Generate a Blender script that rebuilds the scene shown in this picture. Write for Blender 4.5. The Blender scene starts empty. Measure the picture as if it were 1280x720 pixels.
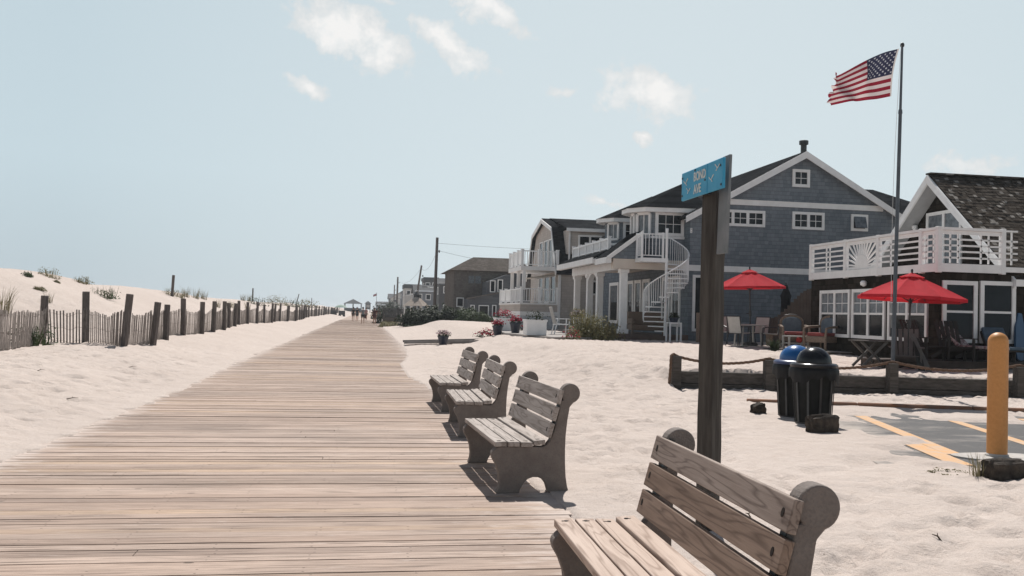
import bpy, bmesh, math, random
import numpy as np
from mathutils import Vector, Matrix
sc = bpy.context.scene
col = sc.collection
R = math.radians
random.seed(7)

# ------------------------------------------------------------------ mesh helpers
class MB:
    def __init__(s): s.v = []; s.f = []; s.m = []
    def add(s, vs, fs, mi=0):
        o = len(s.v); s.v += [tuple(p) for p in vs]
        s.f += [tuple(i + o for i in f) for f in fs]; s.m += [mi] * len(fs)
        return s
    def box(s, x0, x1, y0, y1, z0, z1, mi=0):
        return s.add([(x0,y0,z0),(x1,y0,z0),(x1,y1,z0),(x0,y1,z0),(x0,y0,z1),(x1,y0,z1),(x1,y1,z1),(x0,y1,z1)],
              [(0,3,2,1),(4,5,6,7),(0,1,5,4),(1,2,6,5),(2,3,7,6),(3,0,4,7)], mi)
    def bar(s, p, q, w, h=None, up=(0,0,1), mi=0):
        h = w if h is None else h
        p = Vector(p); q = Vector(q); d = (q - p).normalized(); up = Vector(up)
        if abs(d.dot(up)) > .99: up = Vector((0,1,0))
        a = d.cross(up).normalized() * (w/2); b = a.cross(d).normalized() * (h/2)
        vs = [p-a-b, p+a-b, p+a+b, p-a+b, q-a-b, q+a-b, q+a+b, q-a+b]
        return s.add(vs, [(0,1,2,3),(7,6,5,4),(0,4,5,1),(1,5,6,2),(2,6,7,3),(3,7,4,0)], mi)
    def tube(s, pts, r, n=8, mi=0):
        pts = [Vector(p) for p in pts]; rr = r if isinstance(r, (list, tuple)) else [r]*len(pts)
        vs = []; prev = None
        for i, p in enumerate(pts):
            d = (pts[min(i+1, len(pts)-1)] - pts[max(i-1, 0)]).normalized()
            if prev is None:
                a = d.cross(Vector((0,0,1)) if abs(d.z) < .9 else Vector((1,0,0))).normalized()
            else:
                a = (prev - d * prev.dot(d)).normalized()
            prev = a; b = d.cross(a)
            vs += [p + (a*math.cos(2*math.pi*k/n) + b*math.sin(2*math.pi*k/n))*rr[i] for k in range(n)]
        fs = []
        for i in range(len(pts)-1):
            for k in range(n):
                k2 = (k+1) % n
                fs.append((i*n+k, i*n+k2, (i+1)*n+k2, (i+1)*n+k))
        fs.append(tuple(range(n-1, -1, -1))); fs.append(tuple((len(pts)-1)*n + k for k in range(n)))
        return s.add(vs, fs, mi)
    def lathe(s, prof, c=(0,0,0), n=24, mi=0):
        vs = []; fs = []
        for r, z in prof:
            vs += [(c[0]+r*math.cos(2*math.pi*k/n), c[1]+r*math.sin(2*math.pi*k/n), c[2]+z) for k in range(n)]
        for i in range(len(prof)-1):
            for k in range(n):
                k2 = (k+1) % n
                fs.append((i*n+k, i*n+k2, (i+1)*n+k2, (i+1)*n+k))
        fs.append(tuple(range(n-1,-1,-1))); fs.append(tuple((len(prof)-1)*n+k for k in range(n)))
        return s.add(vs, fs, mi)
    def prism(s, poly, axis, a0, a1, mi=0):
        n = len(poly)
        def P(p, a):
            return (a, p[0], p[1]) if axis == 'x' else (p[0], a, p[1]) if axis == 'y' else (p[0], p[1], a)
        vs = [P(p, a0) for p in poly] + [P(p, a1) for p in poly]
        fs = [tuple(range(n)), tuple(range(2*n-1, n-1, -1))]
        fs += [(i, n+i, n+(i+1) % n, (i+1) % n) for i in range(n)]
        return s.add(vs, fs, mi)
    def cone(s, poly, apex, mi=0):
        n = len(poly)
        return s.add(list(poly)+[apex], [tuple(range(n-1,-1,-1))] + [(i, (i+1) % n, n) for i in range(n)], mi)
    def build(s, name, mat, parent=None, smooth=False, bevel=0, origin=None, fix=True, seg=1):
        me = bpy.data.meshes.new(name)
        o = Vector(origin) if origin else (Vector(parent['_o']) if parent is not None and '_o' in parent else Vector((0,0,0)))
        me.from_pydata([tuple(Vector(p) - o) for p in s.v], [], s.f)
        for m in (mat if isinstance(mat, (list, tuple)) else [mat]): me.materials.append(m)
        if any(s.m): me.polygons.foreach_set('material_index', s.m)
        if fix:
            bm = bmesh.new(); bm.from_mesh(me); bmesh.ops.recalc_face_normals(bm, faces=bm.faces)
            bm.to_mesh(me); bm.free()
        if smooth:
            me.polygons.foreach_set('use_smooth', [True]*len(me.polygons))
        me.update()
        ob = bpy.data.objects.new(name, me); col.objects.link(ob)
        if smooth and smooth != 'all': me.set_sharp_from_angle(angle=R(40))
        if bevel:
            b = ob.modifiers.new('edge', 'BEVEL'); b.width = bevel; b.segments = seg; b.limit_method = 'ANGLE'
        if parent is not None:
            ob.parent = parent
            if '_o' in parent: ob['_o'] = tuple(parent['_o'])
        elif origin: ob.location = origin
        return ob

def tag(o, label=None, cat=None, group=None, kind=None):
    if label: o['label'] = label
    if cat: o['category'] = cat
    if group: o['group'] = group
    if kind: o['kind'] = kind
    return o
def thing(name, label, cat, loc=(0,0,0), group=None, rz=0):
    o = bpy.data.objects.new(name, None); col.objects.link(o)
    o.empty_display_size = .2
    o.location = loc; o.rotation_euler = (0,0,rz); o['_o'] = tuple(loc)
    return tag(o, label, cat, group)
kids = {}
def copy_tree(o, loc, rz=0, label=None, scale=1, parent=None):
    """a thing with its parts and their sub-parts"""
    def rec(src, par):
        c = src.copy(); col.objects.link(c)
        if par is not None: c.parent = par
        for ch in [k for k in bpy.data.objects if k.parent == src]: rec(ch, c)
        return c
    c = rec(o, None); c.location = loc; c.rotation_euler = (0,0,rz); c.scale = (scale,)*3
    if label: c['label'] = label
    return c
def place(o, loc, rz=0, scale=1):
    o.location = loc; o.rotation_euler = (0,0,rz); o.scale = (scale,)*3; return o

# ------------------------------------------------------------------ noise in numpy (terrain)
def _hash(ix, iy, seed):
    h = (ix.astype(np.int64)*374761393 + iy.astype(np.int64)*668265263 + seed*1442695041) & 0xffffffff
    h = ((h ^ (h >> 13)) * 1274126177) & 0xffffffff
    return ((h ^ (h >> 16)) & 0xffff) / 65535.0
def vnoise(x, y, seed=0):
    ix = np.floor(x); iy = np.floor(y); fx = x-ix; fy = y-iy
    fx = fx*fx*(3-2*fx); fy = fy*fy*(3-2*fy)
    a = _hash(ix,iy,seed); b = _hash(ix+1,iy,seed); c = _hash(ix,iy+1,seed); d = _hash(ix+1,iy+1,seed)
    return (a*(1-fx)+b*fx)*(1-fy) + (c*(1-fx)+d*fx)*fy - .5
def fbm(x, y, oct=4, seed=0):
    t = 0; a = 1.
    for i in range(oct):
        t = t + a*vnoise(x*2**i + 17.3*i, y*2**i - 9.1*i, seed+i); a *= .5
    return t
def sst(a, b, x):
    t = np.clip((x-a)/(b-a), 0, 1); return t*t*(3-2*t)

def scoops(x, y, cell, seed):
    # old footprints worn down to soft bowls with a low rim, jittered in cells
    ix = np.floor(x/cell); iy = np.floor(y/cell); t = np.zeros_like(x)
    for a in (-1, 0, 1):
        for b in (-1, 0, 1):
            jx = ix+a; jy = iy+b
            cx = (jx + .15 + .7*_hash(jx, jy, seed))*cell; cy = (jy + .15 + .7*_hash(jx, jy, seed+1))*cell
            k = _hash(jx, jy, seed+2); r = cell*(.22 + .20*_hash(jx, jy, seed+3)); th = 6.28*_hash(jx, jy, seed+4)
            dx = (x-cx)*np.cos(th) + (y-cy)*np.sin(th); dy = ((y-cy)*np.cos(th) - (x-cx)*np.sin(th))*1.55
            q = (dx*dx + dy*dy)/(r*r)
            t = t + np.where(k > .25, (.35+k)*(-np.exp(-q) + .42*np.exp(-(np.sqrt(q)-1.45)**2*3.2)), 0)
    return t
BW_L, BW_R = -3.42, 1.60
def wall_y(x): return 18.85 - (x-6.47)*.18          # the timber wall's line
def edge_l(y): return BW_L + .10*fbm(y*.55, y*0+3.3, 3, 11) + .05 + .16*np.exp(-((y-17)/7.)**2) + .20*vnoise(y*2.7, y*0+1.7, 14)
def edge_r(y): return 1.56 + .10*fbm(y*.7, y*0+8.3, 3, 21) - .62*np.exp(-((y-24.)/6.5)**2) - .22*np.exp(-((y-6.2)/2.5)**2)*0
def height(x, y):
    x = np.asarray(x, float); y = np.asarray(y, float); x, y = np.broadcast_arrays(x, y)
    # ---- right side
    tx = sst(1.4, 9.0, x)
    open_ = tx*(.30*sst(14, 24, y) + .25*sst(26, 37, y))
    wy = wall_y(x)
    sw = 3.4*(1-sst(6.0, 6.62, x))
    terr = (.40 + .18*sst(18.5, 32, y))*sst(wy+.10-sw, wy+.16+sw, y)
    k = sst(4.3, 6.2, x)
    right = open_*(1-k) + k*(terr + 0*x)
    right = right + .10*sst(40, 58, y)*sst(2, 7, x)
    mound = .12*np.exp(-((x-6)/4.5)**2 - ((y-72)/13.)**2)
    right = right + mound
    # ---- left side
    d = -3.3 - x
    slope = .40*sst(0, 3.4, d)
    c0 = 2.6 + 2.4*(1-sst(24, 33, y))
    crest = 1.84*sst(c0, 10.2+.4*(c0-2.6), d) * (1 - .75*sst(14, 34, d))
    cm = 1 + .30*fbm(x*.05, y*.035, 3, 5) + .27*np.exp(-((y-37)/9.)**2) - .1*sst(60, 140, y)
    left = slope + crest*cm + .10*fbm(x*.35, y*.22, 3, 8)*sst(3, 6, d) - 1.6*sst(34, 70, d)
    h = np.where(x > -1, right, left)
    # ---- dimples of walked sand
    far = 1 - sst(25, 60, np.hypot(x, y))
    nearlot = 1 - .8*sst(-1.8, -.2, lot_in(x, y))*(x > 4)*(y < 17)
    act = nearlot*sst(.1, .9, np.where(x > -1, x-edge_r(y), edge_l(y)-x))
    dim = .040*fbm(x*1.6, y*1.6, 3, 31) + .036*scoops(x, y, .44, 200) + .022*scoops(x+.2, y+.1, .27, 300)
    pit = np.clip(vnoise(x*3.3+3, y*3.3, 77) - .10, 0, 1)
    h = h + (dim - .03*pit)*act*(.3+.9*far)*1.25
    h = h + .05*fbm(x*.4, y*.4, 2, 51)*act
    # ---- parking lot: sand lies just under the asphalt, drifts reach over its edges
    lot = sst(-.35, .5, lot_in(x, y) + 1.9*fbm(x*.8, y*.8, 4, 61) + .7*fbm(x*5, y*1.6, 3, 66) - .1)
    h = np.where(k > 0, (h+.015*sst(4.5,6,x)*sst(6.5,8,y)*(1-sst(16,18,y)))*(1-lot) - .05*lot, h)
    h = np.where((lot < .03) & (lot_in(x, y) > -1.4) & (y < 16) & (x > 4), np.maximum(h, .014), h)
    # ---- boardwalk: the sand is lower under the planks, and laps over both edges
    er = edge_r(y); el = edge_l(y)
    lip_r = .012 + .02*sst(0, .6, x-er)
    lip_l = .012 + .02*sst(0, .6, el-x)
    on = (x < er) & (x > el)
    h = np.where(on, -.14, h + np.where(x > -1, lip_r, lip_l))
    return h
def lot_in(x, y):
    # signed metres inside the asphalt patch (plan polygon with a slanting left edge)
    left = (x - (5.55 + (y-9.6)*.40))*.9
    top = (15.0 - (x-8)*.26) - .55 - y
    bot = y - (9.35 - .0*x) + .35*(x-6.6)*(x > 6.6)
    return np.minimum(np.minimum(left, top), bot+.0)
def gz(x, y): return float(height(np.array([float(x)]), np.array([float(y)]))[0])

# ------------------------------------------------------------------ materials
def newmat(name):
    m = bpy.data.materials.new(name); m.use_nodes = True
    nt = m.node_tree; nt.nodes.clear()
    def N(t, **kw):
        n = nt.nodes.new(t)
        for k, v in kw.items():
            if k.startswith('i_'):
                key = k[2:]; key = int(key) if key.isdigit() else key.replace('_', ' ')
                n.inputs[key].default_value = v
            else: setattr(n, k, v)
        return n
    def L(a, b): nt.links.new(a, b)
    out = N('ShaderNodeOutputMaterial'); bs = N('ShaderNodeBsdfPrincipled')
    L(bs.outputs[0], out.inputs[0])
    return m, N, L, bs, out
def c4(c): return (c[0], c[1], c[2], 1)
def math_(N, L, op, a, b=None, c=None):
    n = N('ShaderNodeMath', operation=op)
    for i, v in enumerate((a, b, c)):
        if v is None: continue
        if isinstance(v, (int, float)): n.inputs[i].default_value = v
        else: L(v, n.inputs[i])
    return n.outputs[0]
def ramp(N, L, fac, stops, interp='LINEAR'):
    r = N('ShaderNodeValToRGB'); r.color_ramp.interpolation = interp
    els = r.color_ramp.elements
    while len(els) < len(stops): els.new(.5)
    for e, (p, c) in zip(els, stops):
        e.position = p; e.color = c4(c) if isinstance(c, (tuple, list)) else (c, c, c, 1)
    L(fac, r.inputs[0]); return r.outputs[0]
def mix(N, L, fac, a, b, mode='MIX'):
    n = N('ShaderNodeMix', data_type='RGBA', blend_type=mode)
    for sock, v in ((n.inputs[0], fac), (n.inputs[6], a), (n.inputs[7], b)):
        if isinstance(v, (int, float)): sock.default_value = v
        elif isinstance(v, (tuple, list)): sock.default_value = c4(v)
        else: L(v, sock)
    return n.outputs[2]
def noise(N, L, vec, scale, detail=5, rough=.55, stretch=None, dist=0):
    if stretch:
        mp = N('ShaderNodeMapping'); mp.inputs['Scale'].default_value = stretch; L(vec, mp.inputs[0]); vec = mp.outputs[0]
    n = N('ShaderNodeTexNoise'); n.inputs['Scale'].default_value = scale; n.inputs['Detail'].default_value = detail
    n.inputs['Roughness'].default_value = rough; n.inputs['Distortion'].default_value = dist
    L(vec, n.inputs['Vector']); return n.outputs['Fac']
def bump(N, L, bs, h, strength=.3, dist=.02, prev=None):
    b = N('ShaderNodeBump'); b.inputs['Strength'].default_value = strength; b.inputs['Distance'].default_value = dist
    L(h, b.inputs['Height'])
    if prev: L(prev, b.inputs['Normal'])
    L(b.outputs[0], bs.inputs['Normal']); return b.outputs[0]
def pos(N): return N('ShaderNodeNewGeometry').outputs['Position']
def objc(N): return N('ShaderNodeTexCoord').outputs['Object']

def mat(name, c1, c2=None, scale=4, rough=.8, bstr=0, bscale=40, stretch=None, spec=.3, world=False, lo=.35, hi=.65, metal=0, bdist=.01):
    m, N, L, bs, out = newmat(name)
    v = pos(N) if world else objc(N)
    c2 = c2 or tuple(k*.8 for k in c1)
    f = noise(N, L, v, scale, 6, .6, stretch)
    L(ramp(N, L, f, [(lo, c1), (hi, c2)]), bs.inputs['Base Color'])
    bs.inputs['Roughness'].default_value = rough; bs.inputs['Specular IOR Level'].default_value = spec
    bs.inputs['Metallic'].default_value = metal
    if bstr: bump(N, L, bs, noise(N, L, v, bscale, 5, .6, stretch), bstr, bdist)
    return m

def shingle(name, c1, c2, dark, row=.16, wid=.17, u='xy', v='z', vs=1.0, rough=.85, light=None, lamt=.86, bstr=.5):
    """courses of shingles: u runs along the course, v across it"""
    m, N, L, bs, out = newmat(name)
    s = N('ShaderNodeSeparateXYZ'); L(pos(N), s.inputs[0])
    X, Y, Z = s.outputs
    uu = math_(N, L, 'ADD', X, Y) if u == 'xy' else X if u == 'x' else Y
    vv = math_(N, L, 'MULTIPLY', Z, vs)
    cb = N('ShaderNodeCombineXYZ'); L(uu, cb.inputs[0]); L(vv, cb.inputs[1])
    rowi = math_(N, L, 'FLOOR', math_(N, L, 'DIVIDE', vv, row))
    w0 = N('ShaderNodeTexWhiteNoise', noise_dimensions='1D'); L(rowi, w0.inputs['W'])
    ush = math_(N, L, 'ADD', math_(N, L, 'DIVIDE', uu, wid), math_(N, L, 'MULTIPLY', w0.outputs[0], 7.3))
    # uneven shingle widths
    ush = math_(N, L, 'ADD', ush, math_(N, L, 'MULTIPLY', noise(N, L, cb.outputs[0], 4, 2), .9))
    coli = math_(N, L, 'FLOOR', ush)
    cc = N('ShaderNodeCombineXYZ'); L(coli, cc.inputs[0]); L(rowi, cc.inputs[1])
    wn = N('ShaderNodeTexWhiteNoise', noise_dimensions='2D'); L(cc.outputs[0], wn.inputs['Vector'])
    base = ramp(N, L, wn.outputs[0], [(0, c1), (lamt-.02, c2)] + ([(lamt, light), (1, light)] if light else []))
    fr = math_(N, L, 'FRACT', math_(N, L, 'DIVIDE', vv, row))
    fu = math_(N, L, 'FRACT', ush)
    gap = math_(N, L, 'MAXIMUM', math_(N, L, 'LESS_THAN', fr, .09), math_(N, L, 'MULTIPLY', math_(N, L, 'LESS_THAN', fu, .07), .6))
    big = noise(N, L, pos(N), .6, 4)
    base = mix(N, L, ramp(N, L, big, [(.3, 0.0), (.75, .45)]), base, tuple(k*.7 for k in c1))
    base = mix(N, L, math_(N, L, 'MULTIPLY', gap, .6), base, dark)
    L(base, bs.inputs['Base Color']); bs.inputs['Roughness'].default_value = rough
    bs.inputs['Specular IOR Level'].default_value = 0
    hgt = math_(N, L, 'ADD', math_(N, L, 'SUBTRACT', 1.0, fr), math_(N, L, 'MULTIPLY', wn.outputs[0], .4))
    bump(N, L, bs, hgt, bstr, .02)
    return m

# sand
m, N, L, bs, out = newmat('sand'); P = pos(N)
a = noise(N, L, P, .35, 5); b = noise(N, L, P, 5, 7, .68); g = noise(N, L, P, 150, 4, .75); g2 = noise(N, L, P, 38, 5, .7)
base = ramp(N, L, a, [(.3, (.585,.508,.462)), (.7, (.66,.578,.528))])
base = mix(N, L, ramp(N, L, b, [(.40, 0.0), (.72, .45)]), base, (.49,.405,.352))
base = mix(N, L, ramp(N, L, g2, [(.45, 0.0), (.72, .38)]), base, (.455,.372,.32))
base = mix(N, L, ramp(N, L, g, [(.36, .55), (.56, 0.0)]), base, (.33,.265,.22))
base = mix(N, L, ramp(N, L, g, [(.62, 0.0), (.78, .4)]), base, (.66,.59,.53))
for scl, rad, thr, colr in ((2.3, .028, .70, (.09,.065,.05)), (6.1, .045, .80, (.13,.10,.08)), (3.7, .020, .6, (.62,.56,.50))):
    vo = N('ShaderNodeTexVoronoi'); vo.inputs['Scale'].default_value = scl; L(P, vo.inputs['Vector'])      # sparse litter: reed bits, shell bits
    sp = math_(N, L, 'LESS_THAN', vo.outputs['Distance'], rad)
    sep = N('ShaderNodeSeparateColor'); L(vo.outputs['Color'], sep.inputs[0])
    sp = math_(N, L, 'MULTIPLY', sp, math_(N, L, 'GREATER_THAN', sep.outputs[0], thr))
    base = mix(N, L, math_(N, L, 'MULTIPLY', sp, .8), base, colr)
L(base, bs.inputs['Base Color']); bs.inputs['Roughness'].default_value = .95; bs.inputs['Specular IOR Level'].default_value = .1
b1 = bump(N, L, bs, noise(N, L, P, 3.4, 2, .4), .40, .08)
b2 = bump(N, L, bs, noise(N, L, P, 12, 5, .7), .8, .03, b1)
bump(N, L, bs, noise(N, L, P, 70, 4, .75), .7, .008, b2)
SAND = m

# boardwalk planks
PITCH = .148
m, N, L, bs, out = newmat('weathered_planks'); P = pos(N)
s = N('ShaderNodeSeparateXYZ'); L(P, s.inputs[0])
pid = math_(N, L, 'FLOOR', math_(N, L, 'DIVIDE', math_(N, L, 'ADD', s.outputs[1], 2.0), PITCH))
w1 = N('ShaderNodeTexWhiteNoise', noise_dimensions='1D'); L(pid, w1.inputs['W'])
base = ramp(N, L, w1.outputs[0], [(0, (.44,.325,.26)), (.25, (.50,.378,.306)), (.52, (.57,.445,.37)), (.76, (.35,.262,.214)), (.93, (.55,.40,.29)), (1, (.57,.425,.31))])
cb = N('ShaderNodeCombineXYZ'); L(s.outputs[0], cb.inputs[0]); L(s.outputs[1], cb.inputs[1]); L(math_(N, L, 'MULTIPLY', pid, 3.7), cb.inputs[2])
gr = noise(N, L, cb.outputs[0], 1, 7, .7, (2.6, 90, 1)); gr2 = noise(N, L, cb.outputs[0], 1, 5, .6, (.9, 22, 1))
base = mix(N, L, ramp(N, L, gr, [(.45, 0.0), (.60, .70)]), base, (.20,.138,.11))
base = mix(N, L, ramp(N, L, gr2, [(.5, 0.0), (.75, .45)]), base, (.28,.22,.185))
big = noise(N, L, P, .55, 5, .6, (.35, 1, 1))
base = mix(N, L, ramp(N, L, big, [(.46, 0.0), (.66, .62)]), base, (.24,.185,.155))
big2 = noise(N, L, P, .16, 4, .6, (.5, 1, 1))
base = mix(N, L, ramp(N, L, big2, [(.48, 0.0), (.68, .25)]), base, (.56,.46,.40))
vo = N('ShaderNodeTexVoronoi'); vo.inputs['Scale'].default_value = 1
mp = N('ShaderNodeMapping'); mp.inputs['Scale'].default_value = (2.2, 5.4, 0); L(P, mp.inputs[0]); L(mp.outputs[0], vo.inputs['Vector'])
sc_ = N('ShaderNodeSeparateColor'); L(vo.outputs['Color'], sc_.inputs[0])
kn = math_(N, L, 'MULTIPLY', math_(N, L, 'LESS_THAN', vo.outputs['Distance'], .075), math_(N, L, 'GREATER_THAN', sc_.outputs[0], .75))
base = mix(N, L, math_(N, L, 'MULTIPLY', kn, .75), base, (.07,.05,.04))
crk = noise(N, L, cb.outputs[0], 1, 3, .5, (1.1, 46, 1)); crm = noise(N, L, P, 1, 3, .5, (.8, 2.2, 1))
crack = math_(N, L, 'MULTIPLY', ramp(N, L, crk, [(.575, 0.0), (.61, 1.0)]), ramp(N, L, crm, [(.46, 0.0), (.54, 1.0)]))
base = mix(N, L, math_(N, L, 'MULTIPLY', crack, .7), base, (.10,.07,.055))
# two nail heads in each board over every joist
fx = math_(N, L, 'FRACT', math_(N, L, 'DIVIDE', s.outputs[0], .61)); fy = math_(N, L, 'FRACT', math_(N, L, 'DIVIDE', math_(N, L, 'ADD', s.outputs[1], 2.0), PITCH))
nx_ = math_(N, L, 'MULTIPLY', math_(N, L, 'SUBTRACT', fx, math_(N, L, 'ADD', .46, math_(N, L, 'MULTIPLY', w1.outputs[0], .13))), .61)
ny_ = math_(N, L, 'MULTIPLY', math_(N, L, 'SUBTRACT', math_(N, L, 'ABSOLUTE', math_(N, L, 'SUBTRACT', fy, .5)), .27), PITCH)
nailp = N('ShaderNodeTexWhiteNoise', noise_dimensions='2D'); cbn = N('ShaderNodeCombineXYZ'); L(math_(N, L, 'FLOOR', math_(N, L, 'DIVIDE', s.outputs[0], .61)), cbn.inputs[0]); L(pid, cbn.inputs[1]); L(cbn.outputs[0], nailp.inputs['Vector'])
nail = math_(N, L, 'LESS_THAN', math_(N, L, 'ADD', math_(N, L, 'MULTIPLY', nx_, nx_), math_(N, L, 'MULTIPLY', ny_, ny_)), .000075)
base = mix(N, L, math_(N, L, 'MULTIPLY', nail, math_(N, L, 'MULTIPLY', math_(N, L, 'GREATER_THAN', nailp.outputs[0], .45), .55)), base, (.07,.05,.042))
# blown sand lying on the planks towards the two edges
dl = math_(N, L, 'SUBTRACT', s.outputs[0], BW_L); dr = math_(N, L, 'SUBTRACT', BW_R, s.outputs[0])
gl = math_(N, L, 'EXPONENT', math_(N, L, 'MULTIPLY', dl, -3.4)); gr_ = math_(N, L, 'EXPONENT', math_(N, L, 'MULTIPLY', dr, -2.2))
ed = math_(N, L, 'ADD', gl, math_(N, L, 'MULTIPLY', gr_, .8))
sn = math_(N, L, 'ADD', math_(N, L, 'MULTIPLY', ed, .62), math_(N, L, 'MULTIPLY', math_(N, L, 'SUBTRACT', noise(N, L, P, 3.4, 7, .72, (.7, 2.2, 1)), .60), 1.7))
base = mix(N, L, ramp(N, L, sn, [(0, 0.0), (.35, .85)]), base, (.56,.475,.425))
L(base, bs.inputs['Base Color']); bs.inputs['Roughness'].default_value = .8; bs.inputs['Specular IOR Level'].default_value = .25
bump(N, L, bs, gr, .35, .006)
PLANK = m

def wood(name, a, b, dk, bands=9., gs=1.0, rough=.75):
    """long-grained board, grain along local Y, plain-sawn contour figure"""
    m, N, L, bs, out = newmat(name); v = objc(N)
    oi = N('ShaderNodeObjectInfo'); ad = N('ShaderNodeVectorMath', operation='ADD'); L(v, ad.inputs[0])
    sc2 = N('ShaderNodeVectorMath', operation='SCALE'); L(oi.outputs['Location'], sc2.inputs[0]); sc2.inputs['Scale'].default_value = 1.7
    L(sc2.outputs[0], ad.inputs[1]); v = ad.outputs[0]
    f = noise(N, L, v, 1, 2, .45, (10*gs, .75*gs, 10*gs), .25)
    r = math_(N, L, 'FRACT', math_(N, L, 'MULTIPLY', f, bands))
    tri = math_(N, L, 'ABSOLUTE', math_(N, L, 'SUBTRACT', r, .5))
    fine = noise(N, L, v, 1, 6, .7, (60, 2.2, 60))
    base = ramp(N, L, noise(N, L, v, 1, 4, .6, (8, 1.2, 8)), [(.35, a), (.65, b)])
    base = mix(N, L, ramp(N, L, tri, [(.28, 0.0), (.5, .62)]), base, dk)
    base = mix(N, L, ramp(N, L, fine, [(.5, 0.0), (.75, .5)]), base, dk)
    L(base, bs.inputs['Base Color']); bs.inputs['Roughness'].default_value = rough; bs.inputs['Specular IOR Level'].default_value = .3
    bump(N, L, bs, fine, .4, .004)
    return m
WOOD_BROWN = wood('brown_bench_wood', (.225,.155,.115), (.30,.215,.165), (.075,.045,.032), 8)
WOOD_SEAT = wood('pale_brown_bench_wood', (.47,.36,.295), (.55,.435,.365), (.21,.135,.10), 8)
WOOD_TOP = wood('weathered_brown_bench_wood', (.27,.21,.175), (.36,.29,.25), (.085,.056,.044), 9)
WOOD_GREY = wood('grey_bench_wood', (.345,.295,.265), (.44,.385,.35), (.15,.12,.10), 7)
POSTW = mat('weathered_post', (.045,.039,.034), (.092,.082,.072), 1, .9, .6, 1, (26,26,2.2), bdist=.012)
FPOST = mat('dark_fence_post', (.085,.072,.066), (.15,.13,.12), 1, .9, .6, 1, (30,30,3), bdist=.012)
SLAT = mat('fence_slat', (.17,.145,.13), (.29,.25,.225), 7, .9, .3, 60)
TIMBER = mat('retaining_timber', (.052,.044,.038), (.105,.091,.08), 1, .9, .7, 1, (2.2,25,25), bdist=.015)
OLDWOOD = mat('rotten_log', (.030,.024,.020), (.085,.068,.055), 9, .95, .9, 22, bdist=.03)
m, N, L, bs, out = newmat('exposed_aggregate'); v = objc(N)
vo = N('ShaderNodeTexVoronoi'); vo.inputs['Scale'].default_value = 95; L(v, vo.inputs['Vector'])
sc_ = N('ShaderNodeSeparateColor'); L(vo.outputs['Color'], sc_.inputs[0])
base = ramp(N, L, sc_.outputs[0], [(0, (.165,.140,.125)), (.5, (.19,.162,.146)), (1, (.20,.165,.145))])
base = mix(N, L, ramp(N, L, noise(N, L, v, 6, 5), [(.4, 0.0), (.7, .5)]), base, (.105,.082,.07))
L(base, bs.inputs['Base Color']); bs.inputs['Roughness'].default_value = .9
bump(N, L, bs, vo.outputs['Distance'], .3, .005)
AGG = m
CONC = mat('pale_concrete', (.50,.47,.44), (.40,.375,.35), 5, .9, .3, 60)
# asphalt, dusted with sand
m, N, L, bs, out = newmat('asphalt'); P = pos(N)
base = ramp(N, L, noise(N, L, P, 120, 3, .7), [(.35, (.042,.041,.042)), (.68, (.125,.12,.118))])
base = mix(N, L, ramp(N, L, noise(N, L, P, .9, 6, .65, (1, 2.6, 1)), [(.52, 0.0), (.74, .7)]), base, (.42,.37,.33))
s = N('ShaderNodeSeparateXYZ'); L(P, s.inputs[0])
ed_ = math_(N, L, 'SUBTRACT', s.outputs[0], math_(N, L, 'ADD', 5.75, math_(N, L, 'MULTIPLY', math_(N, L, 'SUBTRACT', s.outputs[1], 9.6), .40)))
dust = math_(N, L, 'ADD', math_(N, L, 'MULTIPLY', ed_, -.42), math_(N, L, 'MULTIPLY', noise(N, L, P, 1.6, 7, .7, (1, 2, 1)), 1.5))
DUSTF = ramp(N, L, dust, [(.38, 0.0), (.85, .85)])
base = mix(N, L, DUSTF, base, (.45,.39,.345))
L(base, bs.inputs['Base Color']); bs.inputs['Roughness'].default_value = .85
bump(N, L, bs, noise(N, L, P, 150, 3, .7), .5, .006)
ASPH = m
m, N, L, bs, out = newmat('road_paint_orange'); P = pos(N)
base = mix(N, L, ramp(N, L, noise(N, L, P, 5, 7, .7), [(.38, 0.0), (.66, .75)]), (.62,.34,.14), (.48,.40,.335))
L(base, bs.inputs['Base Color']); bs.inputs['Roughness'].default_value = .8
LINE = m
KERB = mat('weathered_orange_kerb', (.27,.125,.065), (.20,.13,.10), 5, .9, .3, 50, world=True)
YEL = mat('ochre_plastic', (.56,.255,.075), (.50,.22,.062), 30, .5, .25, 220, spec=.4, bdist=.002)
WHITE = mat('white_paint', (.78,.77,.76), (.70,.69,.68), 3, .55, .05, 60)
WHITEV = mat('white_vinyl', (.80,.80,.80), (.74,.74,.74), 4, .4, 0)
CREAM = mat('cream_soffit', (.62,.55,.48), (.56,.50,.44), 3, .7)
GREY_SH = shingle('blue_grey_shingle', (.145,.168,.192), (.20,.222,.245), (.062,.071,.082))
BEIGE_SH = shingle('beige_shingle', (.44,.395,.36), (.52,.47,.435), (.29,.255,.23), .15, .16)
DARK_SH = shingle('dark_brown_shingle', (.018,.014,.011), (.042,.034,.028), (.006,.005,.004), .17, .16)
TAUPE_SH = shingle('taupe_shingle', (.13,.115,.105), (.18,.16,.145), (.07,.06,.055), .16, .2)
SLATE_SH = shingle('grey_siding', (.10,.105,.115), (.14,.145,.155), (.06,.06,.065), .14, 2.5)
ROOF_Y = shingle('charcoal_roof_along_y', (.015,.016,.018), (.034,.036,.039), (.008,.008,.009), .14, .3, u='y', vs=2.0)
ROOF_X = shingle('charcoal_roof_along_x', (.018,.019,.021), (.040,.042,.045), (.009,.009,.010), .14, .3, u='x', vs=1.6)
ROOF_T = shingle('taupe_roof', (.10,.086,.076), (.15,.132,.118), (.05,.045,.04), .14, .3, u='x', vs=1.6)
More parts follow.
